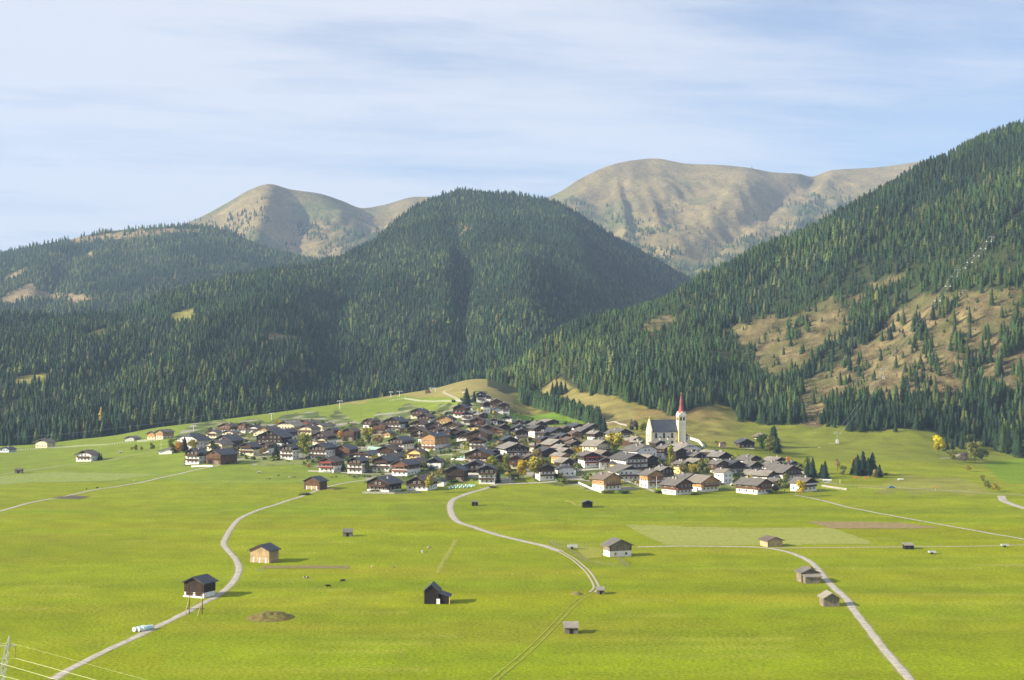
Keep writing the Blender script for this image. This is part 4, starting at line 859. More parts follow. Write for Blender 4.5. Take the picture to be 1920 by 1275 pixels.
H(7, 1312, 720, 1080, 1445, 885, 'W5bg2', 'with wooden balconies near the eastern spruces', yaw=40)
H(7, 1550, 888, 1328, 1650, 1072, 'W8dg1', 'easternmost, behind the bright yellow tree', yaw=38)
H(7, 715, 372, 585, 825, 502, 'W1dk0', 'the lone farmhouse on the meadow east of the church', yaw=6)
H(7, 925, 302, 822, 992, 382, 'W3dg0', 'small, half hidden by trees above the lone farm', yaw=24)
H(7, 400, 448, 368, 434, 496, 'P9rb0', 'tiny, on the track to the lone farm', kind='S', yaw=10)
print('houses', len(USED))

# ------------------------------------------------------------------ church
p = hit(1252, 838); D = p.y; mpx = D / F
ce = empty('church', hit(1246, 836), R(14)); tag(ce, 'white parish church with slate nave roof and slender red spire on the knoll', 'church')
k = mpx; L_, Wd, he, hr = 51 * k, 27 * k, 28 * k, 48 * k        # nave: ridge runs along x, west gable looks left
M_cream = plaster('church_wall', (0.76, 0.71, 0.58)); M_yel = simple('church_corner_band', (0.72, 0.50, 0.08), .8, .1); M_spire = roofing('spire_red', (0.30, 0.085, 0.075)); M_lead = RF['n']
nv = MB(); y0, y1 = 0, Wd
x0, x1 = -L_ / 2, L_ / 2
vv = []
for x in (x0, x1): vv += [(x, y0, -6), (x, y1, -6), (x, y1, he), (x, Wd / 2, hr), (x, y0, he)]
nv.add(vv, [(0, 4, 3, 2, 1), (5, 6, 7, 8, 9), (0, 5, 9, 4), (1, 2, 7, 6), (2, 3, 8, 7), (3, 4, 9, 8)]); nv.build('nave', M_cream, ce)
ro = MB(); o = .5
for y, z in ((y0 - o, he - o * (hr - he) / (Wd / 2)), (y1 + o, he - o * (hr - he) / (Wd / 2))):
    a = [(x0 + .5, Wd / 2, hr + .05), (x1 + .2, Wd / 2, hr + .05), (x1 + .2, y, z), (x0 + .5, y, z)]; ro.add(a + [(q[0], q[1], q[2] + .35) for q in a], [(0, 1, 2, 3), (7, 6, 5, 4), (0, 4, 5, 1), (1, 5, 6, 2), (2, 6, 7, 3), (3, 7, 4, 0)])
ro.build('roof', RF['n'], ce)
gb = MB()                                                          # west gable parapet standing above the roof, with a little pinnacle
th = .9; pts = [(y0 - .5, -6), (y1 + .5, -6), (y1 + .5, he + .3), (Wd / 2, hr + 1.0), (y0 - .5, he + .3)]
gb.add([(x0 - th + .4, a, b) for a, b in pts] + [(x0 + .4, a, b) for a, b in pts], [(0, 4, 3, 2, 1), (5, 6, 7, 8, 9), (0, 5, 9, 4), (1, 2, 7, 6), (2, 3, 8, 7), (3, 4, 9, 8)]); gb.build('west_gable', PL['C'], ce)
MB().tube((x0, Wd / 2, hr + .8), (x0, Wd / 2, hr + 2.6), .3, .1).build('pinnacle', M_yel, ce)
MB().box(x0 - .52, x0 + .12, y0 - .56, y0 - .05, -6, he + .2).build('corner_band', M_yel, ce)
MB().box(x1 - .6, x1 + .05, y0 - .2, y0 - .02, -6, he - .3).build('corner_band', M_yel, ce)
for i, fx in enumerate((-0.33, -0.02, 0.30)):
    w = MB(); cx = fx * L_; wz0, wz1, r = he * .52, he * .80, .75
    vs = [(cx - r, y0 - .08, wz0), (cx + r, y0 - .08, wz0)] + [(cx + r * math.cos(t), y0 - .08, wz1 + r * math.sin(t)) for t in [math.pi * q / 6 for q in range(7)]]
    w.add(vs, [tuple(range(len(vs)))]); w.add([(a, b + .06, c) for a, b, c in vs], [tuple(range(len(vs)))])
    w.build('arched_window', M_win, ce)
    MB().box(cx - .7, cx + .7, y0 - .1, y0 - .02, he * .12, he * .34).build('window', M_win if i else M_railr, ce)
for fx in (-0.17, 0.14):
    cx = fx * L_; MB().box(cx - .5, cx + .5, y0 - .9, y0, -6, he * .55).build('buttress', M_cream, ce)
    MB().add([(cx - .8, y0 - 1.2, he * .55), (cx + .8, y0 - 1.2, he * .55), (cx + .8, y0, he * .55), (cx - .8, y0, he * .55), (cx, y0 - .1, he * .55 + 1.3)], [(0, 3, 2, 1), (0, 1, 4), (1, 2, 4), (2, 3, 4), (3, 0, 4)]).build('buttress_cap', RF['k'], ce)
for yy, zz in ((.3, .6), (.5, .35), (.7, .6)): MB().box(x0 - .62, x0 - .5, Wd * yy - .4, Wd * yy + .4, he * zz, he * zz + 1.8).build('window', M_win, ce)
# tower
tx, ty, tw = x1 + 8.2 * k, -2.0, 16.0 * k; th_ = 57 * k; tx0, tx1, ty0, ty1 = tx - tw / 2 * 0.86, tx + tw / 2 * 0.86, ty, ty + tw * .9
tp = MB().box(tx0, tx1, ty0, ty1, -8, th_); tob = tp.build('tower', M_cream, ce)
MB().box(tx0 - .06, tx0 + .6, ty0 - .07, ty0 - .01, -8, th_ - .3).box(tx0 - .07, tx0 - .01, ty0 - .07, ty0 + .55, -8, th_ - .3).build('corner_band', M_yel, tob)
MB().box(tx0 - .12, tx1 + .12, ty0 - .12, ty1 + .12, th_ * .785, th_ * .80).build('cornice', PL['W'], tob)
MB().box(tx0 - .3, tx1 + .3, ty0 - .3, ty1 + .3, th_ - .02, th_ + .35).build('cornice', PL['W'], tob)
tcx, tcy = (tx0 + tx1) / 2, (ty0 + ty1) / 2; hw_ = (tx1 - tx0) / 2; gh = 7 * k
def arch(cx, cy, along_x, z0, z1, r, nm='belfry_opening', par=tob, m_=None):
    pr = [(-r, z0), (r, z0)] + [(r * math.cos(t), z1 + r * math.sin(t)) for t in [math.pi * q / 6 for q in range(7)]]
    vs = [((cx + a, cy, b) if along_x else (cx, cy + a, b)) for a, b in pr]; MB().add(vs, [tuple(range(len(vs)))]).build(nm, m_ or M_win, par)
for q in (-.42, .42):
    arch(tcx + q * hw_, ty0 - .1, True, th_ * .84, th_ * .92, .27 * hw_); arch(tx0 - .1, tcy + q * hw_, False, th_ * .84, th_ * .92, .27 * hw_)
MB().tube((tcx, ty0 - .12, th_ * .72), (tcx, ty0 - .02, th_ * .72), hw_ * .42, n=20).build('clock_face', M_frame, tob)
for sx, sy in ((0, -1), (0, 1), (-1, 0), (1, 0)):                  # four gablets under the spire
    g_ = MB(); z = th_ + .35; a = hw_ + .25
    if sx == 0: vs = [(tcx - a, tcy + sy * a, z), (tcx + a, tcy + sy * a, z), (tcx, tcy + sy * a, z + gh), (tcx, tcy, z + gh)]
    else: vs = [(tcx + sx * a, tcy - a, z), (tcx + sx * a, tcy + a, z), (tcx + sx * a, tcy, z + gh), (tcx, tcy, z + gh)]
    g_.add(vs, [(0, 1, 2), (1, 3, 2), (0, 2, 3)]); g_.build('gablet', M_cream, tob)
spz = th_ + .35 + gh * .25; prof = [(hw_ * 1.02, 0), (hw_ * .62, 9 * k), (hw_ * .42, 17 * k), (hw_ * .36, 22 * k), (hw_ * .52, 23 * k), (hw_ * .36, 24.5 * k), (hw_ * .22, 31 * k), (.05, 38 * k)]
sp_ = MB(); n = 8; vs = [(tcx + r * math.cos(2 * math.pi * (i + .5) / n), tcy + r * math.sin(2 * math.pi * (i + .5) / n), spz + z) for r, z in prof for i in range(n)]
sp_.add(vs, [(j * n + i, j * n + (i + 1) % n, (j + 1) * n + (i + 1) % n, (j + 1) * n + i) for j in range(len(prof) - 1) for i in range(n)]); spo = sp_.build('spire', M_spire, tob)
MB().tube((tcx, tcy, spz + 37.5 * k), (tcx, tcy, spz + 41 * k), .12).box(tcx - .5, tcx + .5, tcy - .07, tcy + .07, spz + 39.3 * k, spz + 39.7 * k).build('cross', M_yel, tob)
# choir east of the tower
cx0, cx1 = tx1 - 1.0, tx1 + 8.5 * k; ch = MB().box(cx0, cx1, ty0 + 2.2, ty0 + 2.2 + Wd * .7, -8, 17.5 * k); cho = ch.build('choir', M_cream, ce)
yc0, yc1 = ty0 + 1.9, ty0 + 2.5 + Wd * .7; zc = 17.5 * k
MB().add([(cx0 - 2, yc0, zc), (cx1 + .3, yc0, zc), (cx1 + .3, yc1, zc), (cx0 - 2, yc1, zc), (cx0 - 2, (yc0 + yc1) / 2, zc + 10 * k), (cx0 + 1, (yc0 + yc1) / 2, zc + 10 * k)], [(0, 3, 2, 1), (0, 1, 5, 4), (1, 2, 5), (2, 3, 4, 5), (3, 0, 4)]).build('roof', RF['k'], cho)
for z in (.12, .6): MB().box(cx1 - 1.9, cx1 - 1.0, ty0 + 2.1, ty0 + 2.18, zc * z, zc * z + 1.9).build('window', M_win, cho)
# ------------------------------------------------------------------ roads and worked patches, laid on the ground
def catmull(P, step):
    P = [P[0] + (P[0] - P[1])] + P + [P[-1] + (P[-1] - P[-2])]; out = []
    for i in range(1, len(P) - 2):
        a, b, c, d = P[i - 1:i + 3]; n = max(2, int((c - b).length / step))
        for k in range(n):
            t = k / n; out.append(0.5 * ((2 * b) + (c - a) * t + (2 * a - 5 * b + 4 * c - d) * t * t + (3 * b - a - 3 * c + d) * t ** 3))
    out.append(P[-2]); return out
M_road = NT('asphalt_pale', 0.9, 0.2); _v = M_road.noise(M_road.coord(), 0.5, 5); _w = M_road.noise(M_road.coord(), 6, 3)
M_road = M_road.done(M_road.scale_col(M_road.scale_col((0.40, 0.37, 0.31), M_road.rng(_v, .3, .7, .70, 1.2)), M_road.rng(_w, .3, .7, .9, 1.1)))
M_track = simple('worn_track', (0.235, 0.245, 0.022), 0.95, 0.25, 0.8); M_grav = simple('gravel_track', (0.36, 0.32, 0.23), 0.95, 0.22, 0.9); M_bed = simple('road_verge', (0.215, 0.215, 0.055), .95, .35, 1.2)
def ribbon(name, pix, w, mat, off=0.0, lift=0.10, jit=0.0):
    P = [Vector(hit(*p).xy) for p in pix]; Q = catmull(P, 2.2); V_, F_ = [], []; r = random.Random(len(pix))
    for i, q in enumerate(Q):
        t = (Q[min(i + 1, len(Q) - 1)] - Q[max(i - 1, 0)]).normalized(); nrm = Vector((-t.y, t.x)); ww = w * (1 + jit * r.uniform(-1, 1))
        for s in (-.5, -.25, 0, .25, .5):
            c = q + nrm * (off + s * ww); V_.append((c.x, c.y, gxy(c.x, c.y) + lift - (0.5 if abs(s) == .5 else 0) * 0.08))
    for i in range(len(Q) - 1):
        for j in range(4): a = i * 5 + j; F_.append((a, a + 1, a + 6, a + 5))
    o = MB(); o.v = V_; o.f = F_; o.mi = [0] * len(F_); ob = o.build(name, mat); return tag(ob, kind='structure')
R1 = [(100, 1274), (125, 1258), (150, 1245), (210, 1215), (270, 1187), (346, 1150), (379, 1132), (406, 1118), (428, 1101), (443, 1082), (448, 1065), (441, 1048), (427, 1032), (419, 1020), (422, 1010), (433, 991), (449, 973), (480, 958), (530, 942), (570, 929), (610, 914), (650, 905), (692, 899)]
R2 = [(930, 908), (905, 918), (870, 928), (850, 937), (844, 950), (848, 967), (858, 978), (880, 986), (940, 1005), (1000, 1019), (1022, 1024), (1050, 1034)]
R3 = [(1195, 1026), (1240, 1024.5), (1300, 1024), (1400, 1025.5), (1440, 1028), (1480, 1036), (1512, 1049), (1530, 1063), (1545, 1082), (1566, 1104), (1588, 1124), (1600, 1143), (1625, 1175), (1655, 1215), (1685, 1250), (1712, 1282)]
for _P, _w in ((R1, 3.0), (R2, 3.8), (R3, 3.1)): ribbon('road_verge', _P, _w, M_bed, 0, .055, .22)
ribbon('road', R1, 2.0, M_road, jit=.07); ribbon('road', R2, 2.8, M_road, jit=.06); ribbon('road', R3, 2.1, M_road, jit=.07)
VILLAGE_LANES = [([(930, 908), (985, 906), (1040, 903), (1075, 898), (1110, 902)], 3.5), ([(1060, 884), (1085, 882), (1110, 880), (1135, 879), (1170, 880)], 4), ([(1175, 902), (1195, 908), (1215, 917), (1228, 922)], 3), ([(1500, 880), (1520, 893), (1560, 903)], 3.2), ([(480, 858), (512, 854), (528, 860)], 3.0),
    ([(640, 886), (700, 889), (760, 886)], 2.5), ([(846, 895), (858, 880), (880, 868), (930, 866)], 3), ([(940, 868), (965, 845), (985, 828)], 2.6), ([(1135, 879), (1160, 866), (1170, 850)], 2.6), ([(1340, 912), (1370, 900), (1400, 896)], 3.5), ([(885, 770), (872, 755), (862, 748)], 2.5), ([(760, 860), (800, 855), (850, 852)], 2.5)]
for P_, w_ in VILLAGE_LANES: ribbon('lane', P_, w_, M_road)
for off in (-0.75, 0.75): ribbon('wheel_track', [(1050, 1034), (1080, 1052), (1102, 1072), (1115, 1092), (1118, 1102), (1110, 1111)], 0.75, M_grav, off)
for off in (-0.8, 0.8): ribbon('wheel_track', [(1108, 1112), (1085, 1126), (1060, 1150), (1030, 1182), (990, 1221), (940, 1263), (925, 1277)], 0.5, M_track, off, 0.09, 0.35)
ribbon('field_path', [(1440, 1028), (1520, 1027), (1600, 1026.5), (1750, 1025), (1925, 1022)], 1.5, M_grav); ribbon('field_path', [(1488, 929), (1500, 930), (1535, 937), (1600, 953), (1700, 972), (1800, 990), (1925, 1012)], 1.9, M_road)
ribbon('lane', [(1545, 905), (1580, 908.5), (1650, 913), (1750, 918), (1850, 925), (1925, 929)], 1.4, M_road); ribbon('lane', [(1877, 930), (1885, 941), (1925, 955)], 4.0, M_road)
ribbon('field_path', [(-10, 961), (60, 942), (130, 929), (180, 918), (260, 905.5), (310, 894), (372, 880), (398, 875), (422, 869), (457, 860), (480, 858)], 2.3, M_road)
ribbon('field_path', [(-10, 891), (11, 888.5), (106, 874.5), (159, 869), (212, 861), (271, 850), (300, 847)], 1.6, M_grav)
ribbon('field_path', [(849, 727), (832, 735), (854, 746), (861, 752), (880, 756)], 3, M_grav); ribbon('field_path', [(1762, 860), (1788, 857), (1800, 851)], 2.2, M_grav)
ribbon('field_path', [(820, 1075), (832, 1052), (846, 1030), (855, 1012)], 1.6, M_track, 0, 0.08, 0.4)
def patch(name, poly, mat, lift=0.07, nx=70, ny=14, jit=0.5):
    """a worked plot: a fine net over the ground inside a photo-pixel outline"""
    Pw = [tuple(hit(*p).xy) for p in poly]; xs = [p[0] for p in Pw]; ys = [p[1] for p in Pw]; X = np.linspace(min(xs), max(xs), nx * 2); Y = np.linspace(min(ys), max(ys), ny * 2)
    XX, YY = np.meshgrid(X, Y, indexing='ij'); XJ = XX + jit * vnoise(XX / 3, YY / 3, 401); YJ = YY + jit * vnoise(XX / 3, YY / 3, 402); ins = inpoly((XJ[:-1, :-1] + XJ[1:, 1:]) / 2, (YJ[:-1, :-1] + YJ[1:, 1:]) / 2, Pw).ravel()
    Z = gz(XJ / YJ * F + CX, YJ) + lift; me = np_mesh(name, np.stack([XJ, YJ, Z], -1).reshape(-1, 3), grid_faces(*XX.shape)[ins], mat); o = link(bpy.data.objects.new(name, me)); return tag(o, kind='structure')
def striped(name, c1, c2, freq, ang=0.0):
    k = NT(name, 0.95, 0.1); c = k.coord((0.08, 1, 1)); w = k.noise(c, freq, 4, .6); v = k.noise(k.coord(), 0.5, 5); return k.done(k.scale_col(k.mix(k.rng(w, .35, .65, 0, 1), c1, c2), k.rng(v, .3, .7, .8, 1.2)))
patch('field_plot', [(1172, 984), (1300, 988), (1420, 990), (1560, 990), (1600, 1004), (1640, 1020), (1440, 1022), (1250, 1022), (1205, 1003)], striped('mown_stubble', (0.29, 0.295, 0.09), (0.225, 0.262, 0.035), 0.8), 0.06)
patch('ploughed_plot', [(1512, 978), (1620, 978.5), (1690, 980.5), (1765, 990), (1700, 991.5), (1560, 991)], striped('ploughed_soil', (0.29, 0.215, 0.11), (0.21, 0.16, 0.07), 1.2), 0.09, 120, 24)
patch('ploughed_plot', [(497, 1061), (655, 1061), (657, 1066), (487, 1066)], striped('narrow_soil', (0.24, 0.19, 0.09), (0.17, 0.15, 0.06), 1), 0.08, 120, 8, .2)
patch('bare_soil', [(474, 1068), (490, 1067), (502, 1069), (490, 1071)], M_bed, 0.08, 20, 8, .2); patch('bare_soil', [(96, 933), (130, 929), (168, 931), (150, 936), (110, 935)], simple('dark_soil', (0.10, 0.075, 0.045)), .1, 40, 8, .3)
patch('field_plot', [(1810, 1059), (1925, 1058), (1925, 1063), (1870, 1062)], M_track, .07, 60, 8, .3)
patch('field_plot', [(-10, 893), (100, 885), (300, 889), (200, 902), (60, 905), (-10, 910)], striped('pale_meadow', (0.24, 0.27, 0.09), (0.20, 0.27, 0.04), .6), .06, 100, 30)
patch('field_plot', [(1075, 1018), (1130, 1030), (1128, 1045), (1098, 1048), (1085, 1035)], M_track, .06, 40, 30)
patch('yard', [(455, 858), (500, 850), (560, 860), (590, 868), (520, 872), (440, 866)], striped('yard_ground', (0.22, 0.23, 0.09), (0.20, 0.25, 0.05), 1), .05, 50, 20)

# ------------------------------------------------------------------ barns and huts in the fields
def field_barn(ax, ay, xl, xr, yb, yaw, pl, frac, wd, rf, label, L=None, name='field_barn', extra=None, pitch=None, oy=.9):
    p = hit(ax, yb); D = p.y; al = math.degrees(math.atan((ax - CX) / F)); rel = R(yaw + al)
    hw = (ax - xl) if rel < 0 else (xr - ax); side = (xr - xl) - 2 * hw; Wr = 2 * hw * D / F / math.cos(rel) * .94; w = Wr / 1.2; ox = (Wr - w) / 2
    ht = (yb - ay) * D / F - .2; pt = math.tan(R(pitch or 24)); sl_ = pt; he = ht - Wr / 2 * pt + ox * pt
    if L is None: L = max(side * D / F / max(abs(math.sin(rel)), .12) - 2.4, w * .8)
    e = gable_house(name, 'barn', p, R(yaw), w, L, he, ht, pl, frac, wd, rf, 0, 5, 1 if rel > 0 else -1, wins=False, ox=ox, label=label, group='barns and huts in the fields', oy=oy)
    if extra: extra(e, w, L, he, ht)
    return e
def ex_stall(e, w, L, he, hr):       # two low stall doors between white piers
    for s in (-.24, .24): MB().box(s * w - w * .17, s * w + w * .17, -.16, -.1, 0.5, he * .36).build('door', WD['b'], e)
    MB().box(-w / 2 - .2, w / 2 + .3, -.5, -.1, -2, .35).build('plinth', PL['W'], e)
field_barn(364, 1081, 341.5, 401, 1120, -24, 'W', .34, 'd', 'k', 'black timber barn with white stall piers beside the curve of the pale lane', extra=ex_stall)
def ex_doors(e, w, L, he, hr):
    for s in (-.33, .0, .33): MB().box(s * w - w * .03, s * w + w * .03, -.17, -.1, 0, he * .42).build('pier', PL['W'], e)
    for s in (-.17, .17): MB().box(s * w - w * .12, s * w + w * .12, -.15, -.1, .2, he * .42).build('door', WD['l'], e)
field_barn(487, 1021.5, 465, 523, 1055, -22, '-', 0, 'p', 'k', 'pale honey coloured timber barn with slate roof right of the pale lane', extra=ex_doors)
field_barn(584.5, 893.5, 566.5, 614, 918, -24, '-', 0, 'r', 'k', 'reddish planked barn with white piers on the cow meadow', extra=ex_doors)
def ex_black(e, w, L, he, hr):
    e2 = MB(); x0, x1 = w / 2 + .08, w / 2 + 12.2 * .92; z0, z1 = he * .83, he * .47
    MB().add([(x0, .3, -2), (x1 - 1.6, .3, -2), (x1 - 1.6, .3, z1 + .5), (x0, .3, z0 - .1), (x0, L, -2), (x1 - 1.6, L, -2), (x1 - 1.6, L, z1 + .5), (x0, L, z0 - .1)], [(0, 1, 2, 3), (5, 4, 7, 6), (1, 5, 6, 2)]).build('lean_to', WD['x'], e)
    MB().add([(x0 - .1, -.4, z0), (x1, -.4, z1), (x1, L + .4, z1), (x0 - .1, L + .4, z0), (x0 - .1, -.4, z0 + .2), (x1, -.4, z1 + .2), (x1, L + .4, z1 + .2), (x0 - .1, L + .4, z0 + .2)], [(0, 3, 2, 1), (4, 5, 6, 7), (0, 1, 5, 4), (1, 2, 6, 5), (2, 3, 7, 6)]).build('lean_to_roof', RF['k'], e)
    MB().box(w / 2 - .3, w / 2 + .8, -.2, -.12, 0, he * .42).build('door', PL['W'], e)
    MB().tube((x1 - .3, 0, -1), (x1 - .3, 0, z1), .12).build('post', WD['l'], e)
def _blk():
    p = hit(809, 1132.5); D = p.y; m = D / F; w = 26 * m; ht = 36.5 * m; he = 25 * m
    e = gable_house('field_barn', 'barn', p, R(-3), w, w * 1.1, he, ht, '-', 0, 'x', 'k', 0, 5, 1, wins=False, ox=.45, label='tall narrow black barn with lean-to and white door in the open field', group='barns and huts in the fields', oy=.4)
    L = w * 1.1; x0, x1 = w / 2 + .08, w / 2 + 23 * m; z0, z1 = 21 * m, 13.5 * m
    MB().add([(x0, .3, -2), (x1 - .9, .3, -2), (x1 - .9, .3, z1 + .1), (x0, .3, z0 - .1), (x0, L, -2), (x1 - .9, L, -2), (x1 - .9, L, z1 + .1), (x0, L, z0 - .1)], [(0, 1, 2, 3), (5, 4, 7, 6), (1, 5, 6, 2)]).build('lean_to', WD['x'], e)
    MB().add([(x0 - .1, -.4, z0), (x1, -.4, z1), (x1, L + .4, z1), (x0 - .1, L + .4, z0), (x0 - .1, -.4, z0 + .2), (x1, -.4, z1 + .2), (x1, L + .4, z1 + .2), (x0 - .1, L + .4, z0 + .2)], [(0, 3, 2, 1), (4, 5, 6, 7), (0, 1, 5, 4), (1, 2, 6, 5), (2, 3, 7, 6)]).build('lean_to_roof', RF['k'], e)
    MB().box(w / 2 - .55, w / 2 + .45, -.2, -.12, 0, 10 * m).build('door', PL['W'], e); MB().tube((x1 - .3, -.2, -1), (x1 - .3, -.2, z1), .12).build('post', WD['l'], e)
_blk()
def ex_win2(e, w, L, he, hr):
    for s in (-.25, .25): o = child('window', WINM, e, (s * w, -.12, he * .12)); o.scale = (1.0, 1, .8)
    for x in (-.45, -.15, .15, .45): MB().box(x * w - .08, x * w + .08, -.16, -.1, he * .5, he * .95).build('stud', WD['d'], e)
field_barn(1163.5, 1011, 1143, 1189.5, 1043.5, 20, 'W', .50, 'g', 'g', 'weathered barn with white lower walls and two small windows by the paddock', extra=ex_win2, L=5.5)
field_barn(1453, 1006.5, 1428, 1470, 1025, 22, '-', 0, 'l', 'b', 'low pale timber hut with brown roof where the field paths meet', L=5.2, pitch=20)
def ex_front(e, w, L, he, hr):
    MB().box(-w * .42, w * .5, -2.3, -.1, -2, he * .60).build('front_bay', WD['g'], e); MB().add([(-w * .5, -2.7, he * .62), (w * .56, -2.7, he * .62), (w * .56, .1, he * .86), (-w * .5, .1, he * .86), (-w * .5, -2.7, he * .72), (w * .56, -2.7, he * .72), (w * .56, .1, he * .96), (-w * .5, .1, he * .96)], [(0, 3, 2, 1), (4, 5, 6, 7), (0, 1, 5, 4), (1, 2, 6, 5), (3, 0, 4, 7)]).build('front_roof', RF['l'], e)
field_barn(1519, 1065, 1503, 1539, 1092, 8, '-', 0, 'g', 'g', 'weathered hut with a lower pale roofed bay in front, left of the curving road', extra=ex_front, L=4.6)
field_barn(1559, 1111, 1541, 1577, 1137.5, 4, '-', 0, 'g', 'l', 'pale grey boarded gable hut close to the right of the curving road', L=4.0, pitch=30)
field_barn(1102, 938, 1091, 1113, 952, 6, '-', 0, 'x', 'g', 'tiny black gable hut below the foremost orange sided house', L=3.6, pitch=18)
def shed(px0, px1, yt, yb, wd, rf, label, dep=3.0, slope=.25, yaw=0, post=False):
    c = hit((px0 + px1) / 2, yb); m = c.y / F; w = (px1 - px0) * m; h = (yb - yt) * m * .86
    e = empty('field_hut', c, R(yaw)); tag(e, label, 'hut', 'barns and huts in the fields'); a = w / 2 - .15
    MB().add([(-a, 0, -1.5), (a, 0, -1.5), (a, dep, -1.5), (-a, dep, -1.5), (-a, 0, h * .78), (a, 0, h * .78), (a, dep, h * .78 + slope * dep), (-a, dep, h * .78 + slope * dep)], [(0, 1, 5, 4), (1, 2, 6, 5), (2, 3, 7, 6), (3, 0, 4, 7)]).build('wall', WD[wd], e)
    b = w / 2 + .1; z = h * .80; MB().add([(-b, -.5, z - .5 * slope), (b, -.5, z - .5 * slope), (b, dep + .4, z + slope * (dep + .4)), (-b, dep + .4, z + slope * (dep + .4))] + [(x, y, q + .16) for x, y, q in [(-b, -.5, z - .5 * slope), (b, -.5, z - .5 * slope), (b, dep + .4, z + slope * (dep + .4)), (-b, dep + .4, z + slope * (dep + .4))]], [(0, 3, 2, 1), (4, 5, 6, 7), (0, 1, 5, 4), (1, 2, 6, 5), (2, 3, 7, 6), (3, 0, 4, 7)]).build('roof', RF[rf], e)
    MB().box(-w * .12, w * .14, -.06, -.01, 0, h * .6).build('door', WD['x' if wd != 'x' else 'd'], e)
shed(642, 660.5, 994, 1006, 'g', 'g', 'small grey hut with single pitch roof above the honey barn field', 3.0, .3)
shed(1057, 1085, 1171, 1188.5, 'g', 'l', 'low board hut with pale flat roof nearest to the viewer', 3.2, .22)
shed(1118.5, 1134, 1102.5, 1114.5, 'g', 'l', 'small hut where the gravel wheel tracks turn to grass', 2.6, .15)
shed(884, 896.5, 938, 948.5, 'x', 'g', 'tiny dark hut beside the village lane', 2.4, .1)
shed(1696, 1714.5, 1019, 1030, 'x', 'l', 'small open black hut beside the straight field path', 3.2, .12)
shed(27, 41, 878, 887.5, 'g', 'b', 'little grey hut on the far left meadow', 3, .2)

# ------------------------------------------------------------------ broadleaved trees and shrubs
LC = {'yg': (0.25, 0.27, 0.04), 'gold': (0.52, 0.38, 0.03), 'olive': (0.16, 0.175, 0.045), 'green': (0.065, 0.105, 0.025), 'tan': (0.30, 0.24, 0.09), 'orange': (0.50, 0.25, 0.04), 'plum': (0.15, 0.12, 0.10), 'bright': (0.58, 0.50, 0.02), 'goldgreen': (0.36, 0.31, 0.045)}
CROWN = {}
def crown(col, shape, v):
    k = (col, shape, v)
    if k in CROWN: return CROWN[k]
    r = np.random.default_rng(abs(hash_(col + shape)) + v); nc = {'round': 16, 'tall': 14, 'bush': 12}[shape]; nl = 120
    cc = []
    while len(cc) < nc:
        q = r.uniform(-1, 1, 3)
        if q @ q < 1: cc.append(q * (0.66, 0.66, 0.78))
    V_, F_, C_ = [], [], []
    for c in cc:
        rad = r.uniform(.26, .42); tone = r.uniform(.72, 1.25)
        for i in range(nl):
            d = r.normal(size=3); d /= np.linalg.norm(d); p = c + d * rad * r.uniform(.6, 1.05); a = r.normal(size=3); a /= np.linalg.norm(a); nn = d + .9 * a; nn /= np.linalg.norm(nn)
            u = np.cross(nn, [0, 0, 1.0]); u /= np.linalg.norm(u) + 1e-6; w = np.cross(nn, u); s = r.uniform(.03, .068); o = len(V_)
            V_ += [p - u * s - w * s, p + u * s - w * s * .7, p + u * s * .8 + w * s, p - u * s * .7 + w * s]; F_.append((o, o + 1, o + 2, o + 3)); C_ += [np.array(LC[col]) * tone * r.uniform(.75, 1.25) * (1 + r.uniform(-.1, .1, 3))] * 4
    V_ = np.array(V_); V_ = V_ * .5 + (0, 0, .5); CROWN[k] = np_mesh('leaf_crown', V_, np.array(F_), M_tree, np.array(C_)); return CROWN[k]
def hash_(s): return sum(ord(c) * (i * 31 + 7) for i, c in enumerate(s))
stem_me = MB().tube((0, 0, -.6), (0, 0, .55), .045, .02, 7).tube((0, 0, .3), (.2, .1, .65), .02, .008, 5).tube((0, 0, .35), (-.18, .12, .68), .02, .008, 5).tube((0, 0, .28), (.02, -.2, .6), .018, .007, 5).mesh('stem', M_bark)
def leaf_tree(px, yt, yb, w, col, where, shape='round'):
    p = hit(px, yb); m = p.y / F; h = (yb - yt) * m; w = w * m; e = empty('shrub' if shape == 'bush' else 'broadleaf_tree', p, random.uniform(0, 6.28))
    nm = {'yg': 'yellow green', 'gold': 'golden', 'olive': 'olive green', 'green': 'dark green', 'tan': 'tan brown', 'orange': 'orange', 'plum': 'bare purplish', 'bright': 'bright yellow', 'goldgreen': 'golden green'}[col]
    kind = {'round': 'tree', 'tall': 'tall slender tree', 'bush': 'shrub'}[shape]; lab = f'{nm} {kind} {where}'
    if lab in USED: print('DUP tree', lab)
    USED[lab] = 1; tag(e, lab, 'shrub' if shape == 'bush' else 'tree', 'shrubs' if shape == 'bush' else 'broadleaved trees in and around the village')
    c0 = 0.02 if shape == 'bush' else (.10 if shape == 'tall' else .16)
    o = link(bpy.data.objects.new('crown', crown(col, shape, random.randrange(2))), e); o.location = (0, 0, h * c0 - .2); o.scale = (w * 1.32, w * 1.32, h * (1 - c0) * 1.08)
    t = link(bpy.data.objects.new('trunk', stem_me), e); t.scale = (w * .6, w * .6, h * .9)
T_ = leaf_tree
T_(568, 813, 860, 26, 'yg', 'rising tallest in the western half of the village', 'tall')
T_(688, 800, 828, 22, 'goldgreen', 'glowing above the orchard in the west centre'); T_(691, 816, 834, 10, 'green', 'in front of the glowing tree in the west centre')
T_(641, 807, 824, 18, 'orange', 'before the brown barn of the upper west'); T_(661, 809, 826, 11, 'gold', 'before the brown barn of the upper west'); T_(708, 812, 835, 22, 'tan', 'right of the glowing tree in the west centre')
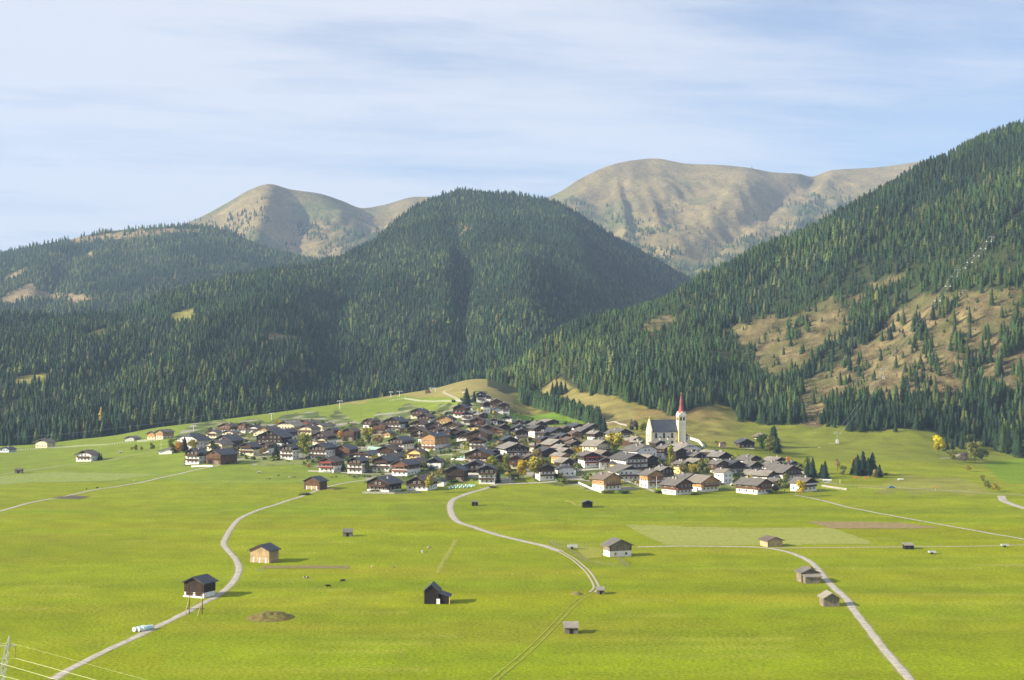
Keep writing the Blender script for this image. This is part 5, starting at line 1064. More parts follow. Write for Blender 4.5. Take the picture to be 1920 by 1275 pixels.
T_(676, 824, 842, 20, 'olive', 'behind the green tarpaulin'); T_(578, 868, 878, 6, 'orange', 'alone and tiny on the cow meadow'); T_(692, 862, 885, 15, 'olive', 'between two white balcony houses')
T_(521, 787, 798, 14, 'gold', 'on the upper slope before a pale roof'); T_(548, 800, 814, 12, 'tan', 'squeezed between roofs of the upper west'); T_(491, 837, 858, 12, 'tan', 'at the meadow edge beside the cream balcony house')
T_(336, 825, 849, 15, 'orange', 'in front of the big white slate roofed house'); T_(361, 823, 845, 17, 'goldgreen', 'in front of the big white slate roofed house'); T_(322, 822, 846, 13, 'olive', 'in front of the big white slate roofed house'); T_(330, 835, 849, 14, 'green', 'in the orchard of the big white house')
T_(400, 828, 846, 13, 'green', 'before the house with two chimneys'); T_(408, 832, 846, 10, 'olive', 'before the house with two chimneys'); T_(285, 830, 845, 10, 'olive', 'beside the western lane end'); T_(265, 835, 846, 6, 'tan', 'third of three small ones on the western meadow'); T_(255, 834, 846, 8, 'olive', 'middle of three small ones on the western meadow'); T_(247, 837, 846, 6, 'goldgreen', 'first of three small ones on the western meadow')
T_(412, 805, 817, 8, 'yg', 'beside the cream house with yellow balconies'); T_(804, 891, 925, 16, 'goldgreen', 'shaped like an egg at the front edge of the village', 'tall'); T_(794, 866, 882, 15, 'olive', 'behind the orange balcony house'); T_(801, 844, 864, 12, 'green', 'right of the yellow balcony house'); T_(828, 873, 897, 16, 'tan', 'left of the foremost black gable')
T_(922, 853, 884, 25, 'yg', 'right of the wide brown gable'); T_(950, 852, 886, 16, 'yg', 'left of the long reddish balcony', 'tall'); T_(936, 868, 888, 14, 'olive', 'between the two pale poplars')
T_(981, 862, 897, 21, 'gold', 'forming the bright left side of the great clump'); T_(1002, 854, 899, 38, 'goldgreen', 'forming the middle of the great clump'); T_(1022, 862, 896, 22, 'olive', 'forming the shaded right side of the great clump'); T_(1007, 838, 862, 14, 'tan', 'behind the great clump')
T_(963, 884, 899, 20, 'olive', 'at the foot of the great clump', 'bush'); T_(982, 821, 833, 15, 'yg', 'below the long slate roof'); T_(1087, 836, 853, 13, 'gold', 'right of the tight stack of roofs'); T_(1077, 834, 852, 14, 'tan', 'right of the tight stack of roofs'); T_(1043, 886, 896, 22, 'green', 'along the road below the roof stack', 'bush'); T_(1030, 840, 850, 10, 'tan', 'among the stacked roofs')
T_(1151, 809, 851, 36, 'goldgreen', 'huge and round west of the church'); T_(1257, 835, 879, 15, 'yg', 'slender in the street below the church tower', 'tall'); T_(1188, 787, 807, 15, 'plum', 'above the roofs west of the church'); T_(1204, 791, 815, 19, 'yg', 'just west of the church gable')
T_(1282, 868, 890, 14, 'olive', 'beside the yellow western wall'); T_(1300, 868, 892, 18, 'goldgreen', 'left half of the round pair in the east'); T_(1320, 859, 894, 28, 'olive', 'right half of the round pair in the east'); T_(1421, 869, 884, 10, 'olive', 'between roofs of the upper eastern quarter'); T_(1478, 852, 874, 9, 'orange', 'slim like a flame among the eastern roofs', 'tall')
T_(1471, 888, 924, 22, 'olive', 'right of the solar panel house'); T_(1454, 902, 924, 15, 'plum', 'right of the solar panel house'); T_(1500, 900, 931, 20, 'gold', 'in front of the easternmost house')
T_(1430, 814, 846, 22, 'green', 'left of the trees at the lone farm'); T_(1444, 820, 853, 20, 'olive', 'right of the trees at the lone farm'); T_(1437, 824, 850, 14, 'green', 'in the middle of the trees at the lone farm')
T_(1760, 816, 857, 25, 'bright', 'glowing at the wood edge on the eastern meadow'); T_(1784, 842, 861, 20, 'olive', 'right of the glowing one on the eastern meadow', 'bush'); T_(1820, 815, 832, 18, 'olive', 'up the gully of the eastern meadow'); T_(1828, 828, 866, 32, 'olive', 'large at the mouth of the eastern gully'); T_(1806, 847, 867, 18, 'plum', 'left at the mouth of the eastern gully', 'bush'); T_(1842, 840, 864, 20, 'green', 'right at the mouth of the eastern gully')
T_(1815, 870, 884, 12, 'goldgreen', 'first down the eastern ditch', 'bush'); T_(1842, 890, 902, 10, 'olive', 'second down the eastern ditch', 'bush'); T_(1852, 900, 917, 14, 'olive', 'third down the eastern ditch', 'bush'); T_(1867, 904, 922, 16, 'goldgreen', 'last down the eastern ditch', 'bush')
T_(1603, 855, 888, 16, 'goldgreen', 'left of the dark spruce group on the eastern meadow'); T_(1570, 858, 884, 9, 'tan', 'thin, between the two eastern spruce groups'); T_(1581, 872, 890, 15, 'olive', 'between the two eastern spruce groups', 'bush'); T_(1513, 858, 890, 14, 'olive', 'behind the western pair of eastern spruces'); T_(1640, 880, 896, 10, 'tan', 'at the right end of the eastern spruces', 'bush')
for i, (px, yb, w, h, c, wh) in enumerate([(1140, 925, 26, 7, 'olive', 'before the foremost orange sided house'), (1170, 925, 28, 7, 'green', 'right of the foremost orange sided house'), (1235, 925, 18, 7, 'green', 'left of the foremost reddish gable'), (1300, 928, 20, 6, 'olive', 'right of the foremost reddish gable'), (1440, 925, 16, 9, 'green', 'under the solar panel house'), (700, 923, 26, 6, 'olive', 'below the log fronted house'), (745, 924, 30, 7, 'green', 'right below the log fronted house'), (600, 862, 22, 8, 'green', 'between the tall poplar and the reddish barn'),
    (640, 842, 16, 7, 'olive', 'above the reddish hatch barn'), (720, 840, 30, 7, 'green', 'under the tan tree of the centre'), (810, 880, 20, 7, 'green', 'in the orchard behind the egg shaped tree'), (850, 905, 18, 7, 'green', 'beside the turquoise bales'), (570, 928, 26, 5, 'olive', 'by the lane under the reddish planked barn'), (925, 915, 18, 5, 'olive', 'at the lane corner'), (1065, 905, 40, 6, 'olive', 'on the bank below the lower road'), (1190, 890, 30, 6, 'green', 'in the garden of the broad balcony house'), (1345, 905, 18, 8, 'olive', 'beside the parking place'),
    (1100, 800, 18, 7, 'olive', 'under the planted spruce row'), (880, 790, 14, 6, 'olive', 'in the upper centre'), (765, 790, 16, 6, 'green', 'behind the highest meadow house'), (1345, 832, 14, 6, 'yg', 'on the path east of the church'), (520, 862, 20, 7, 'green', 'before the widest gable'), (425, 870, 14, 4, 'green', 'beside the western planked barn'), (470, 800, 14, 5, 'olive', 'over the western cluster'), (1460, 905, 16, 7, 'plum', 'by the solar panel house'), (1660, 890, 12, 4, 'olive', 'by the bales on the eastern meadow')]):
    T_(px, yb - h, yb, w, c, wh, 'bush')

def undergrowth():
    """low garden shrubs and rank growth between the houses"""
    r = np.random.default_rng(77); V_, F_, C_ = [], [], []; n = 0; cols = [LC['green'], LC['olive'], LC['olive'], LC['goldgreen'], LC['green'], LC['tan']]
    VP = [(320, 850), (400, 800), (560, 790), (680, 795), (800, 775), (860, 750), (900, 745), (950, 770), (1100, 800), (1180, 815), (1300, 832), (1350, 850), (1500, 872), (1530, 905), (1420, 915), (1120, 910), (1000, 900), (840, 895), (690, 900), (600, 872), (440, 860)]
    while n < 900:
        px, py = r.uniform(320, 1530), r.uniform(745, 915)
        if not bool(inpoly(np.array([px]), np.array([py]), VP)[0]): continue
        p = hit(px, py); ok = True
        for fx, fy, a, w, L in FOOT:
            dx, dy = p.x - fx, p.y - fy
            if abs(dx) > 40 or abs(dy) > 40: continue
            u = dx * math.cos(a) + dy * math.sin(a); v = -dx * math.sin(a) + dy * math.cos(a)
            if abs(u) < w / 2 + 1.2 and -1.5 < v < L + 1: ok = False; break
        if not ok: continue
        n += 1; sz = r.uniform(.8, 2.4); c = np.array(cols[r.integers(0, 6)]) * r.uniform(.7, 1.2)
        for i in range(34):
            d = r.normal(size=3); d /= np.linalg.norm(d); q = np.array([p.x, p.y, p.z + sz * .5]) + d * sz * r.uniform(.4, 1) * (1.1, 1.1, .75); u = r.normal(size=3); u /= np.linalg.norm(u); w = np.cross(u, d); s_ = sz * r.uniform(.16, .3); o = len(V_)
            V_ += [q - u * s_ - w * s_, q + u * s_ - w * s_, q + u * s_ + w * s_, q - u * s_ + w * s_]; F_.append((o, o + 1, o + 2, o + 3)); C_ += [c * r.uniform(.75, 1.25)] * 4
    o = link(bpy.data.objects.new('undergrowth', np_mesh('undergrowth', np.array(V_), np.array(F_), M_tree, np.array(C_)))); tag(o, 'low garden bushes and rank growth between the village houses', 'undergrowth', kind='stuff')
undergrowth()
# ------------------------------------------------------------------ animals
def cow_mesh(col, col2, lying=False):
    """one continuous body from rings along the spine, with tapered jointed legs, neck and head grown from it by a skin"""
    me = bpy.data.meshes.new('cow'); z = 0.45 if lying else 1.0
    P = [(0, 0, z), (.55, 0, z + .03), (-.55, 0, z + .05), (-.95, 0, z - .02), (.95, 0, z + .05), (1.2, 0, z + .22 if not lying else z + .3), (1.42, 0, z + .08), (1.62, 0, z - .16)]; E = [(0, 1), (0, 2), (2, 3), (1, 4), (4, 5), (5, 6), (6, 7)]; Rr = [.42, .40, .42, .26, .32, .2, .17, .11]
    for bx, by in ((1, .2), (1, -.2), (2, .2), (2, -.2)):
        x = P[bx][0] * 1.25; i = len(P)
        if lying: P += [(x, by * 1.6, .25), (x + .3, by * 2.0, .12)]; Rr += [.12, .08]; E += [(bx, i), (i, i + 1)]
        else: P += [(x, by, .75), (x + (.06 if bx == 1 else -.08), by, .42), (x, by, .02)]; Rr += [.13, .085, .07]; E += [(bx, i), (i, i + 1), (i + 1, i + 2)]
    i = len(P); P += [(-1.08, 0, z + .02), (-1.15, 0, max(z - .55, .1))]; Rr += [.05, .035]; E += [(3, i), (i, i + 1)]
    me.from_pydata(P, E, []); o = bpy.data.objects.new('tmp', me); COL.objects.link(o); o.modifiers.new('skin', 'SKIN'); q = o.modifiers.new('sub', 'SUBSURF'); q.levels = 1
    for k, r in enumerate(Rr): me.skin_vertices[0].data[k].radius = (r, r * (1.15 if r > .3 else 1))
    me.skin_vertices[0].data[0].use_root = True
    dg = bpy.context.evaluated_depsgraph_get(); m2 = bpy.data.meshes.new_from_object(o.evaluated_get(dg)); bpy.data.objects.remove(o); m2.name = 'cow'; m2.materials.clear(); m2.materials.append(spot(col, col2)); return m2
def spot(a, b):
    k = NT('cow_hide', .9, .1); v = k.noise(k.coord(), 1.3, 2); return k.done(k.mix(k.rng(v, .5, .53, 0, 1), a, b))
BLK, WHT, BRN, TAN = (.015, .013, .012), (.65, .6, .5), (.20, .09, .04), (.42, .26, .12)
CM = {k: cow_mesh(*v) for k, v in {'black': (BLK, BLK), 'pied': (BLK, WHT), 'brown': (BRN, BRN), 'white': (WHT, WHT), 'tan': (TAN, WHT), 'lying': (BLK, WHT, True)}.items()}
def cow(px, py, kind, where, yaw=0, name='cow', s=1.0):
    o = link(bpy.data.objects.new(name, CM[kind])); o.location = hit(px, py); o.rotation_euler = (0, 0, R(yaw)); o.scale = (s * .62,) * 3
    w = {'black': 'black cow standing', 'pied': 'black and white cow standing', 'brown': 'brown cow standing', 'white': 'white cow standing', 'tan': 'tan and white cow standing', 'lying': 'black and white cow lying'}[kind]; tag(o, f'{w} {where}', 'cow', 'cows on the meadows')
cow(642, 1092, 'black', 'in the open field, upper of the two', 0, s=1.15); cow(616, 1102, 'black', 'with head lowered in the open field, lower of the two', 180, s=1.15); cow(575, 1084, 'lying', 'left of the two black ones', 180, s=1.1)
cow(792, 1037, 'white', 'nearest the worn track in the field', 80, s=1.3); cow(804, 1030, 'tan', 'behind the white one near the worn track', 30, s=1.2); cow(697, 1065, 'tan', 'in the field below the small grey hut', 100, s=1.1); cow(739, 1065, 'pied', 'in the field right of the tan one', 90, s=1.1)
for px, py, k, wh in [(500, 899, 'brown', 'leftmost of the herd under the village'), (506, 899, 'brown', 'second from the left of the herd'), (543, 896, 'white', 'left of the planked meadow barn'), (552, 896, 'brown', 'between two grazing ones left of the meadow barn'), (522, 893, 'black', 'tiny, higher than the left pair of the herd'), (612, 896, 'tan', 'just behind the reddish meadow barn'), (622, 896, 'brown', 'right behind the reddish meadow barn'), (631, 895, 'black', 'darkest in the middle of the herd'), (645, 894, 'tan', 'in the middle of the herd'), (655, 893, 'brown', 'above the darkest of the herd'), (664, 895, 'black', 'right of the middle of the herd'), (673, 893, 'pied', 'nearly below the white balcony house'), (684, 896, 'black', 'rightmost of the herd by the lane'), (669, 897, 'brown', 'lowest in the herd'),
        (162, 918, 'black', 'at left on the meadow below the far lane'), (182, 916, 'black', 'second on the meadow below the far lane'), (188, 917, 'tan', 'third on the meadow below the far lane')]: cow(px, py, k, wh, random.choice([0, 180, 30, 200, 90]), s=.95)
cow(884, 902, 'tan', 'in front of the foremost black gable', 0, s=.9); cow(866, 903, 'tan', 'at the foot of the foremost black gable', 180, s=.9)

# ------------------------------------------------------------------ small things in the fields
M_bale = simple('bale_wrap', (0.42, 0.72, 0.66), 0.3, 0.12, 1, spec=.5); M_balew = simple('bale_wrap_white', (0.72, 0.76, 0.72), .35, .1, spec=.5)
def bale_me(mat): return MB().tube((-.6, 0, .6), (.6, 0, .6), .6, n=14).mesh('silage_bale', mat)
BM1, BM2 = bale_me(M_bale), bale_me(M_balew)
def bale(px, py, lab, me=BM1, s=1.0, rz=0, dz=0, p=None, grp='wrapped silage bales'):
    o = link(bpy.data.objects.new('silage_bale', me)); o.location = p if p is not None else hit(px, py); o.location.z += dz; o.rotation_euler = (0, 0, rz); o.scale = (s,) * 3; tag(o, lab, 'bale', grp); return o
# three rows of wrapped bales by the lane
for r_, (x0, y0) in enumerate([(254, 1184), (262, 1184), (270, 1183)]):
    p = hit(x0, y0)
    for i in range(3): bale(0, 0, f'wrapped bale in the {["left", "middle", "right"][r_]} row of the stack beside the pale lane', BM1 if i % 2 else BM2, 1.0, R(62), p=p + Vector((.55 * i * 1.1, 1.06 * i * 1.1 , 0)), grp='wrapped silage bales')
for i in range(13):
    q = hit(842 + i * 3.6, 917 - (i % 2) * 3 - i * .25); bale(0, 0, 'turquoise wrapped bale in the slanting row below the black gable', BM1 if i % 3 else BM2, .95, R(30), p=q)
for i in range(4): bale(880 + i * 3, 912, 'wrapped bale in the short row right of the long turquoise row', BM1, .9, R(80))
for i in range(4): bale(1545 + i * 4, 902, 'green white wrapped bale beside the lane at the eastern end', BM2, .95)
for i in range(3): bale(1685 + i * 3.4, 900.5, 'white wrapped bale at the foot of the tall pole', BM2, .85)
for i in range(5): bale(862 + i * 3, 862 - i % 2 * 3, 'turquoise wrapped bale in front of the white garden wall', BM1, .9, R(20 * i))
def mound(px, py, wpx, hm, dep, col1, lab, name='earth_mound', cat='mound'):
    p = hit(px, py); w = wpx * p.y / F; n = 26; V_, F_ = [], []
    for i in range(n + 1):
        for j in range(n + 1):
            x = (i / n * 2 - 1); y = (j / n * 2 - 1); r = min(1, math.hypot(x, y)); h = (1 - r * r) ** 1.3 * hm; X = p.x + x * w / 2; Y = p.y + y * dep / 2
            h *= 1 + .45 * float(vnoise(np.array(X * 1.1), np.array(Y * 1.1), 431)); V_.append((X, Y, gxy(X, Y) + h - (.15 if r >= 1 else 0)))
    for i in range(n):
        for j in range(n): a = i * (n + 1) + j; F_.append((a, a + n + 1, a + n + 2, a + 1))
    o = MB(); o.v = V_; o.f = F_; o.mi = [0] * len(F_); k = NT('earth', .95, .1); v = k.noise(k.coord(), .9, 5, .7); ob = o.build(name, k.done(k.mix(k.rng(v, .38, .6, 0, 1), col1, (0.15, 0.17, 0.035))), smooth=True); tag(ob, lab, cat)
mound(507, 1158, 94, 1.4, 15, (0.15, 0.085, 0.04), 'low mound of bare earth and stones in the open field')
mound(1081, 1114, 26, .8, 5, (0.20, 0.13, 0.07), 'small heap of brown earth left of the wheel track hut')
mound(1518, 1067, 18, 1.2, 4, (0.22, 0.13, 0.07), 'heap of reddish soil behind the weathered double hut')
mound(620, 918, 26, .9, 5, (0.22, 0.14, 0.09), 'heap of soil beside the reddish planked barn')
POSTS = {}
def post_fence(pix, gap, lab, h=1.0, mat=WD['l'], rails=True, r=.06, name='fence'):
    P = [Vector(hit(*p).xy) for p in pix]; m = MB(); q = []
    for a, b in zip(P[:-1], P[1:]):
        n = max(1, int((b - a).length / gap)); q += [a + (b - a) * i / n for i in range(n)]
    q.append(P[-1]); q3 = [Vector((c.x, c.y, gxy(c.x, c.y))) for c in q]; e = empty(name, q3[0]); tag(e, lab, 'fence'); o0 = q3[0]
    if (h, r) not in POSTS: POSTS[h, r] = MB().tube((0, 0, -.3), (0, 0, h), r, r * .9, 5).mesh('post', mat)
    for i, c in enumerate(q3[:100]): child('post', POSTS[h, r], e, c - o0, i, (1, 1, 1 + .1 * math.sin(i * 7.7)))
    if len(q3) > 100:
        for c in q3[100:]: m.tube(c - o0 - Vector((0, 0, .3)), c - o0 + Vector((0, 0, h)), r, r * .9, 5)
        tag(m.build('more_posts', mat, e), kind='stuff')
    if rails:
        m = MB()
        for a, b in zip(q3[:-1], q3[1:]):
            for z in (.55 * h, .9 * h): m.tube(a - o0 + Vector((0, 0, z)), b - o0 + Vector((0, 0, z)), .035, .035, 4)
        m.build('rails', mat, e)
    return e
post_fence([(1030, 1020), (1048, 1029), (1065, 1033), (1100, 1056), (1128, 1062), (1178, 1065), (1150, 1043), (1126, 1025), (1080, 1024), (1030, 1020)], 1.3, 'dense paddock fence of thin grey posts left of the weathered barn', 1.5, WD['g'])
post_fence([(1060, 941), (1070, 943), (1080, 949), (1092, 951)], 2.5, 'short post fence beside the tiny black gable hut')
post_fence([(1108, 935), (1140, 934), (1200, 934), (1250, 935), (1262, 939), (1278, 946)], 5, 'curved pasture fence of pale posts below the eastern front houses', .75, r=.05, rails=False)
post_fence([(1150, 953), (1220, 954), (1300, 956), (1370, 958), (1410, 959), (1395, 953), (1374, 948)], 5, 'lower pasture fence of pale posts in the eastern field', .75, r=.05, rails=False)
post_fence([(450, 1073), (520, 1073), (600, 1071), (690, 1071), (760, 1073), (822, 1074), (900, 1076), (960, 1078)], 6, 'faint wire fence posts across the middle field', .6, r=.04, rails=False)
post_fence([(450, 1115), (560, 1115), (650, 1116), (740, 1117), (790, 1117)], 6, 'faint wire fence posts left of the black barn', .6, r=.04, rails=False)
post_fence([(850, 1118), (930, 1119), (1000, 1119), (1060, 1116)], 6, 'faint wire fence posts right of the black barn', .6, r=.04, rails=False)
post_fence([(960, 1078), (1000, 1078), (1045, 1077), (1075, 1076)], 6, 'faint wire fence posts near the wheel tracks', .6, r=.04, rails=False)
post_fence([(758, 1031), (765, 1024), (772, 1018)], 4, 'short row of fence posts by the white cow', .6, r=.04, rails=False)
post_fence([(1600, 1066), (1700, 1067), (1800, 1068), (1920, 1069)], 7, 'faint wire fence posts in the right hand field', .6, r=.04, rails=False)
post_fence([(1549, 917), (1580, 918), (1610, 916), (1660, 920)], 3, 'wooden rail fence right of the easternmost house', 1.2)
post_fence([(732, 752), (758, 748.5), (787, 753), (830, 753.5), (863, 753)], 2.2, 'pale rail fence across the top of the upper meadow', 1.6, PL['W'], r=.14)
post_fence([(24, 846), (90, 841), (150, 838), (200, 835), (250, 829)], 2.0, 'long pale post fence behind the western meadow', 1.4, PL['W'], r=.14)
post_fence([(258, 829), (275, 828), (296, 826)], 1.2, 'short white fence under the pair of lit western houses', 1.6, PL['W'], r=.22)
def wall_line(pix, h, th, mat, lab, name='garden_wall', cat='wall'):
    P = [Vector(hit(*p).xy) for p in pix]; m = MB()
    for a, b in zip(P[:-1], P[1:]):
        t = (b - a).normalized(); n = Vector((-t.y, t.x)) * th / 2; k = max(1, int((b - a).length / 4))
        for i in range(k):
            c, d = a + (b - a) * i / k, a + (b - a) * (i + 1) / k; zc, zd = gxy(*c), gxy(*d)
            m.add([(c.x - n.x, c.y - n.y, zc - .5), (d.x - n.x, d.y - n.y, zd - .5), (d.x + n.x, d.y + n.y, zd - .5), (c.x + n.x, c.y + n.y, zc - .5), (c.x - n.x, c.y - n.y, zc + h), (d.x - n.x, d.y - n.y, zd + h), (d.x + n.x, d.y + n.y, zd + h), (c.x + n.x, c.y + n.y, zc + h)], [(0, 1, 5, 4), (2, 3, 7, 6), (4, 5, 6, 7), (0, 4, 7, 3), (1, 2, 6, 5)])
    o = m.build(name, mat); tag(o, lab, cat); return o
wall_line([(359, 876), (399, 875)], 1.0, .5, PL['W'], 'long white wall in front of the two foremost western houses')
wall_line([(846, 862), (868, 863), (915, 864)], 1.1, .5, PL['W'], 'white garden wall under the wide brown gable'); wall_line([(812, 849), (860, 841)], 1.3, .5, M_stone, 'stone wall beside the big sunlit inn')
wall_line([(578, 884), (620, 886), (640, 885)], .8, .5, M_stone, 'low grey wall under the flowered red balconies'); wall_line([(1078, 903), (1098, 912), (1128, 924)], .8, .5, PL['W'], 'stepped white wall down to the foremost orange sided house')
wall_line([(1541, 912), (1560, 915), (1588, 919)], 1.0, .5, M_stone, 'dry stone wall by the easternmost house'); wall_line([(1137, 793), (1160, 795), (1176, 799)], 1.0, .6, M_stone, 'pale stone wall on the slope west of the church'); wall_line([(1295, 824), (1310, 829), (1318, 838)], 1.6, .5, PL['W'], 'white churchyard wall east of the choir')
wall_line([(680, 925), (740, 926), (790, 924)], .9, .5, M_stone, 'retaining wall below the log fronted house'); wall_line([(1050, 882), (1100, 881), (1170, 880)], .7, .4, M_conc, 'kerb wall along the lower village road')

# ------------------------------------------------------------------ vehicles
M_tyre = simple('tyre', (.02, .02, .02)); M_gl = M_win
def car(px, py, col, lab, yaw=0, s=1.0, cat='car', name='parked_car'):
    e = empty(name, hit(px, py), R(yaw)); e.scale = (s,) * 3; tag(e, lab, cat); m = simple('car_paint', col, .35, .05, spec=.5)
    prof = [(-2.1, .35), (2.1, .35), (2.15, .75), (1.9, .9), (1.1, 1.0), (.5, 1.45), (-1.2, 1.48), (-1.9, 1.0), (-2.15, .85)]
    b = MB(); n = len(prof); vs = [(x, -.85, z) for x, z in prof] + [(x, .85, z) for x, z in prof]; b.add(vs, [tuple(range(n)), tuple(range(2 * n - 1, n - 1, -1))] + [(i, n + i, n + (i + 1) % n, (i + 1) % n) for i in range(n)]); b.build('body', m, e)
    MB().box(-1.5, .8, -.88, -.86, 1.02, 1.36).box(-1.5, .8, .86, .88, 1.02, 1.36).build('window', M_gl, e)
    for x in (-1.3, 1.3):
        for y in (-.8, .8): MB().tube((x, y - .12, .34), (x, y + .12, .34), .34, n=12).build('wheel', M_tyre, e)
car(1672, 915, (.03, .14, .36), 'bright blue car on the lane across the eastern meadow', 0, .75)
car(1130, 879, (.6, .62, .65), 'silver white van on the lower village road', 0, 1.0, 'van'); car(1377, 911, (.55, .55, .55), 'pale car parked in front of the solar panel house', 10, 1.1); car(1350, 909, (.07, .07, .09), 'dark car on the parking place left of the solar panel house', 5, 1.1)
car(1225, 862, (.6, .6, .62), 'white car in the street left of the slender poplar', 20, 1.1); car(1390, 914, (.62, .55, .38), 'beige car beside the solar panel house', -10, 1.1); car(1388, 893, (.1, .1, .12), 'dark car below the bare white house', 0, 1.1)
for x, lab in ((1605, 'orange skip at the meadow edge, left of the two'), (1624, 'orange skip at the meadow edge, right of the two')):
    e = empty('skip_container', hit(x, 897)); tag(e, lab, 'container', 'orange skips'); e.scale = (.5, .5, .6); a = MB(); a.add([(-2.1, -.9, .2), (2.1, -.9, .2), (2.1, .9, .2), (-2.1, .9, .2), (-2.9, -1, 1.7), (2.9, -1, 1.7), (2.9, 1, 1.7), (-2.9, 1, 1.7)], [(0, 3, 2, 1), (0, 1, 5, 4), (1, 2, 6, 5), (2, 3, 7, 6), (3, 0, 4, 7)]); a.build('hull', simple('orange_paint', (.62, .17, .05), .5, .1), e); MB().box(-3.0, 3.0, -1.08, -1.0, 1.6, 1.78).build('rim', M_metal, e)
def cart(px, py, lab, s=1.0):
    e = empty('farm_cart', hit(px, py)); e.scale = (s,) * 3; tag(e, lab, 'cart'); MB().box(-2, 1.4, -.8, .8, .7, 1.5).build('tank', M_metal, e); MB().tube((1.4, 0, .8), (3.0, 0, .5), .08).build('drawbar', M_metal, e)
    for y in (-.9, .9): MB().tube((-.5, y - .12, .5), (-.5, y + .12, .5), .5, n=12).build('wheel', M_tyre, e)
cart(1749, 1039, 'pale farm cart in the field right of the open black hut', .8); cart(1885, 1026, 'small tan cart on the straight field path', .8); cart(1075, 1030, 'long pale water trough cart inside the paddock', 1.1); cart(487, 887, 'white water trailer on the cow meadow', .7); cart(227, 849, 'pale trailer on the meadow beside three small trees', .8)
def rocks(px, py, lab, n=5, s=.8):
    p = hit(px, py); m = MB(); r = random.Random(px)
    for i in range(n):
        c = Vector((r.uniform(-1.6, 1.6), r.uniform(-1, 1), .2)); vs = []
        for k in range(12): a = Vector((r.gauss(0, 1), r.gauss(0, 1), r.gauss(0, 1))).normalized() * s * r.uniform(.5, .8); vs.append(c + a)
        bm = bmesh.new(); [bm.verts.new(v) for v in vs]; h = bmesh.ops.convex_hull(bm, input=bm.verts); bm.verts.index_update(); m.add([v.co for v in bm.verts], [tuple(v.index for v in f.verts) for f in bm.faces]); bm.free()
    o = m.build('boulder_heap', simple('pale_rock', (.5, .47, .38), .9, .3), loc=p); tag(o, lab, 'boulders')
rocks(1135, 1040, 'heap of pale boulders inside the paddock'); rocks(254, 902, 'single pale boulder above the far lane', 2, .6); rocks(1538, 840, 'pale boulders on the upper eastern meadow', 3, .5); rocks(1560, 832, 'scattered light stones below the lift mast', 3, .6)
e = empty('tarpaulin', hit(704, 843)); tag(e, 'pale green tarpaulin draped over a heap behind the reddish hatch barn', 'tarpaulin'); MB().add([(-6, -1.5, 0), (6, -1.5, 0), (6, 1.5, 0), (-6, 1.5, 0), (-5, 0, 2.2), (4.5, 0, 1.9)], [(0, 1, 5, 4), (1, 2, 5), (2, 3, 4, 5), (3, 0, 4)]).build('sheet', simple('tarp', (.45, .66, .52), .5, .15), e)
e = empty('snack_kiosk', hit(1318, 842)); tag(e, 'grey domed tank beside the churchyard wall', 'tank'); MB().tube((0, 0, -1), (0, 0, 2.6), 1.3, 1.3, 14).tube((0, 0, 2.6), (0, 0, 3.2), 1.3, .6, 14).build('shell', M_metal, e); MB().tube((0, 0, 3.2), (0, 0, 3.7), .15).build('vent', M_metal, e); e.name = 'storage_tank'

# ------------------------------------------------------------------ poles, masts, lifts
M_pole = simple('pole_wood', (.16, .13, .10), .9, .2); M_white = simple('white_paint', (.7, .7, .68), .6, .08)
def pole(px, yt, yb, lab, mat=M_pole, r=.13, arms=1, name='utility_pole', cat='pole'):
    p = hit(px, yb); h = (yb - yt) * p.y / F; e = empty(name, p); tag(e, lab, cat, 'poles around the village'); MB().tube((0, 0, -.5), (0, 0, h), r, r * .7, 7).build('shaft', mat, e)
    if arms: MB().box(-.9, .9, -.06, .06, h - .6, h - .45).box(-.8, -.7, -.05, .05, h - .45, h - .2).box(.7, .8, -.05, .05, h - .45, h - .2).build('crossarm', mat, e)
    return p + Vector((0, 0, h))
pw = [pole(260, 797, 816, 'wooden pole on the ridge left of the two lit western houses'), pole(395, 776, 801, 'wooden pole on the ridge above the western cluster'), pole(539, 766, 787, 'wooden pole on the upper meadow edge in the west')]
for a, lab in ((678, 'slim pole on the upper meadow in the west'), (841, 'tall thin pole on the upper meadow centre')): pole(a, 757 if a == 841 else 765, 786 if a == 841 else 784, lab, r=.09)
pole(1691, 870, 901, 'tall pole beside the white bales on the eastern meadow'); pole(1538, 916, 939, 'pole where the field path leaves the easternmost house'); pole(1638, 938, 953, 'thin pole in the eastern field, middle of three', arms=0, r=.08); pole(1751, 951, 967, 'thin pole in the eastern field, right of three', arms=0, r=.08)
pole(1231, 893, 918, 'white mast in front of the orange balcony side house', M_white, .14, 0); pole(1031, 872, 898, 'white pole with lamp right of the great clump', M_white, .14, 1); pole(957, 892, 904, 'short white pole at the lane junction', M_white, .12, 0); pole(302, 826, 846, 'white flagpole beside the low western shed', M_white, .1, 0); pole(846, 852, 869, 'thin white pole by the garden wall', M_white, .1, 0); pole(1575, 898, 906, 'white road post near the eastern lane', M_white, .14, 0)
def wires(pts, sag, lab, r=.05, mat=M_metal):
    m = MB(); o0 = pts[0]
    for a, b in zip(pts[:-1], pts[1:]):
        n = 12
        for i in range(n):
            t, u = i / n, (i + 1) / n; q = lambda t: a + (b - a) * t - Vector((0, 0, sag * 4 * t * (1 - t))) - o0; m.tube(q(t), q(u), r, r, 4, cap=False)
    o = m.build('overhead_cable', mat, loc=o0); tag(o, lab, 'cable')
wires([Vector((pw[0].x - 90, pw[0].y - 40, pw[0].z - 8))] + pw, 1.2, 'thin power cable strung between the poles above the western meadow', .07)
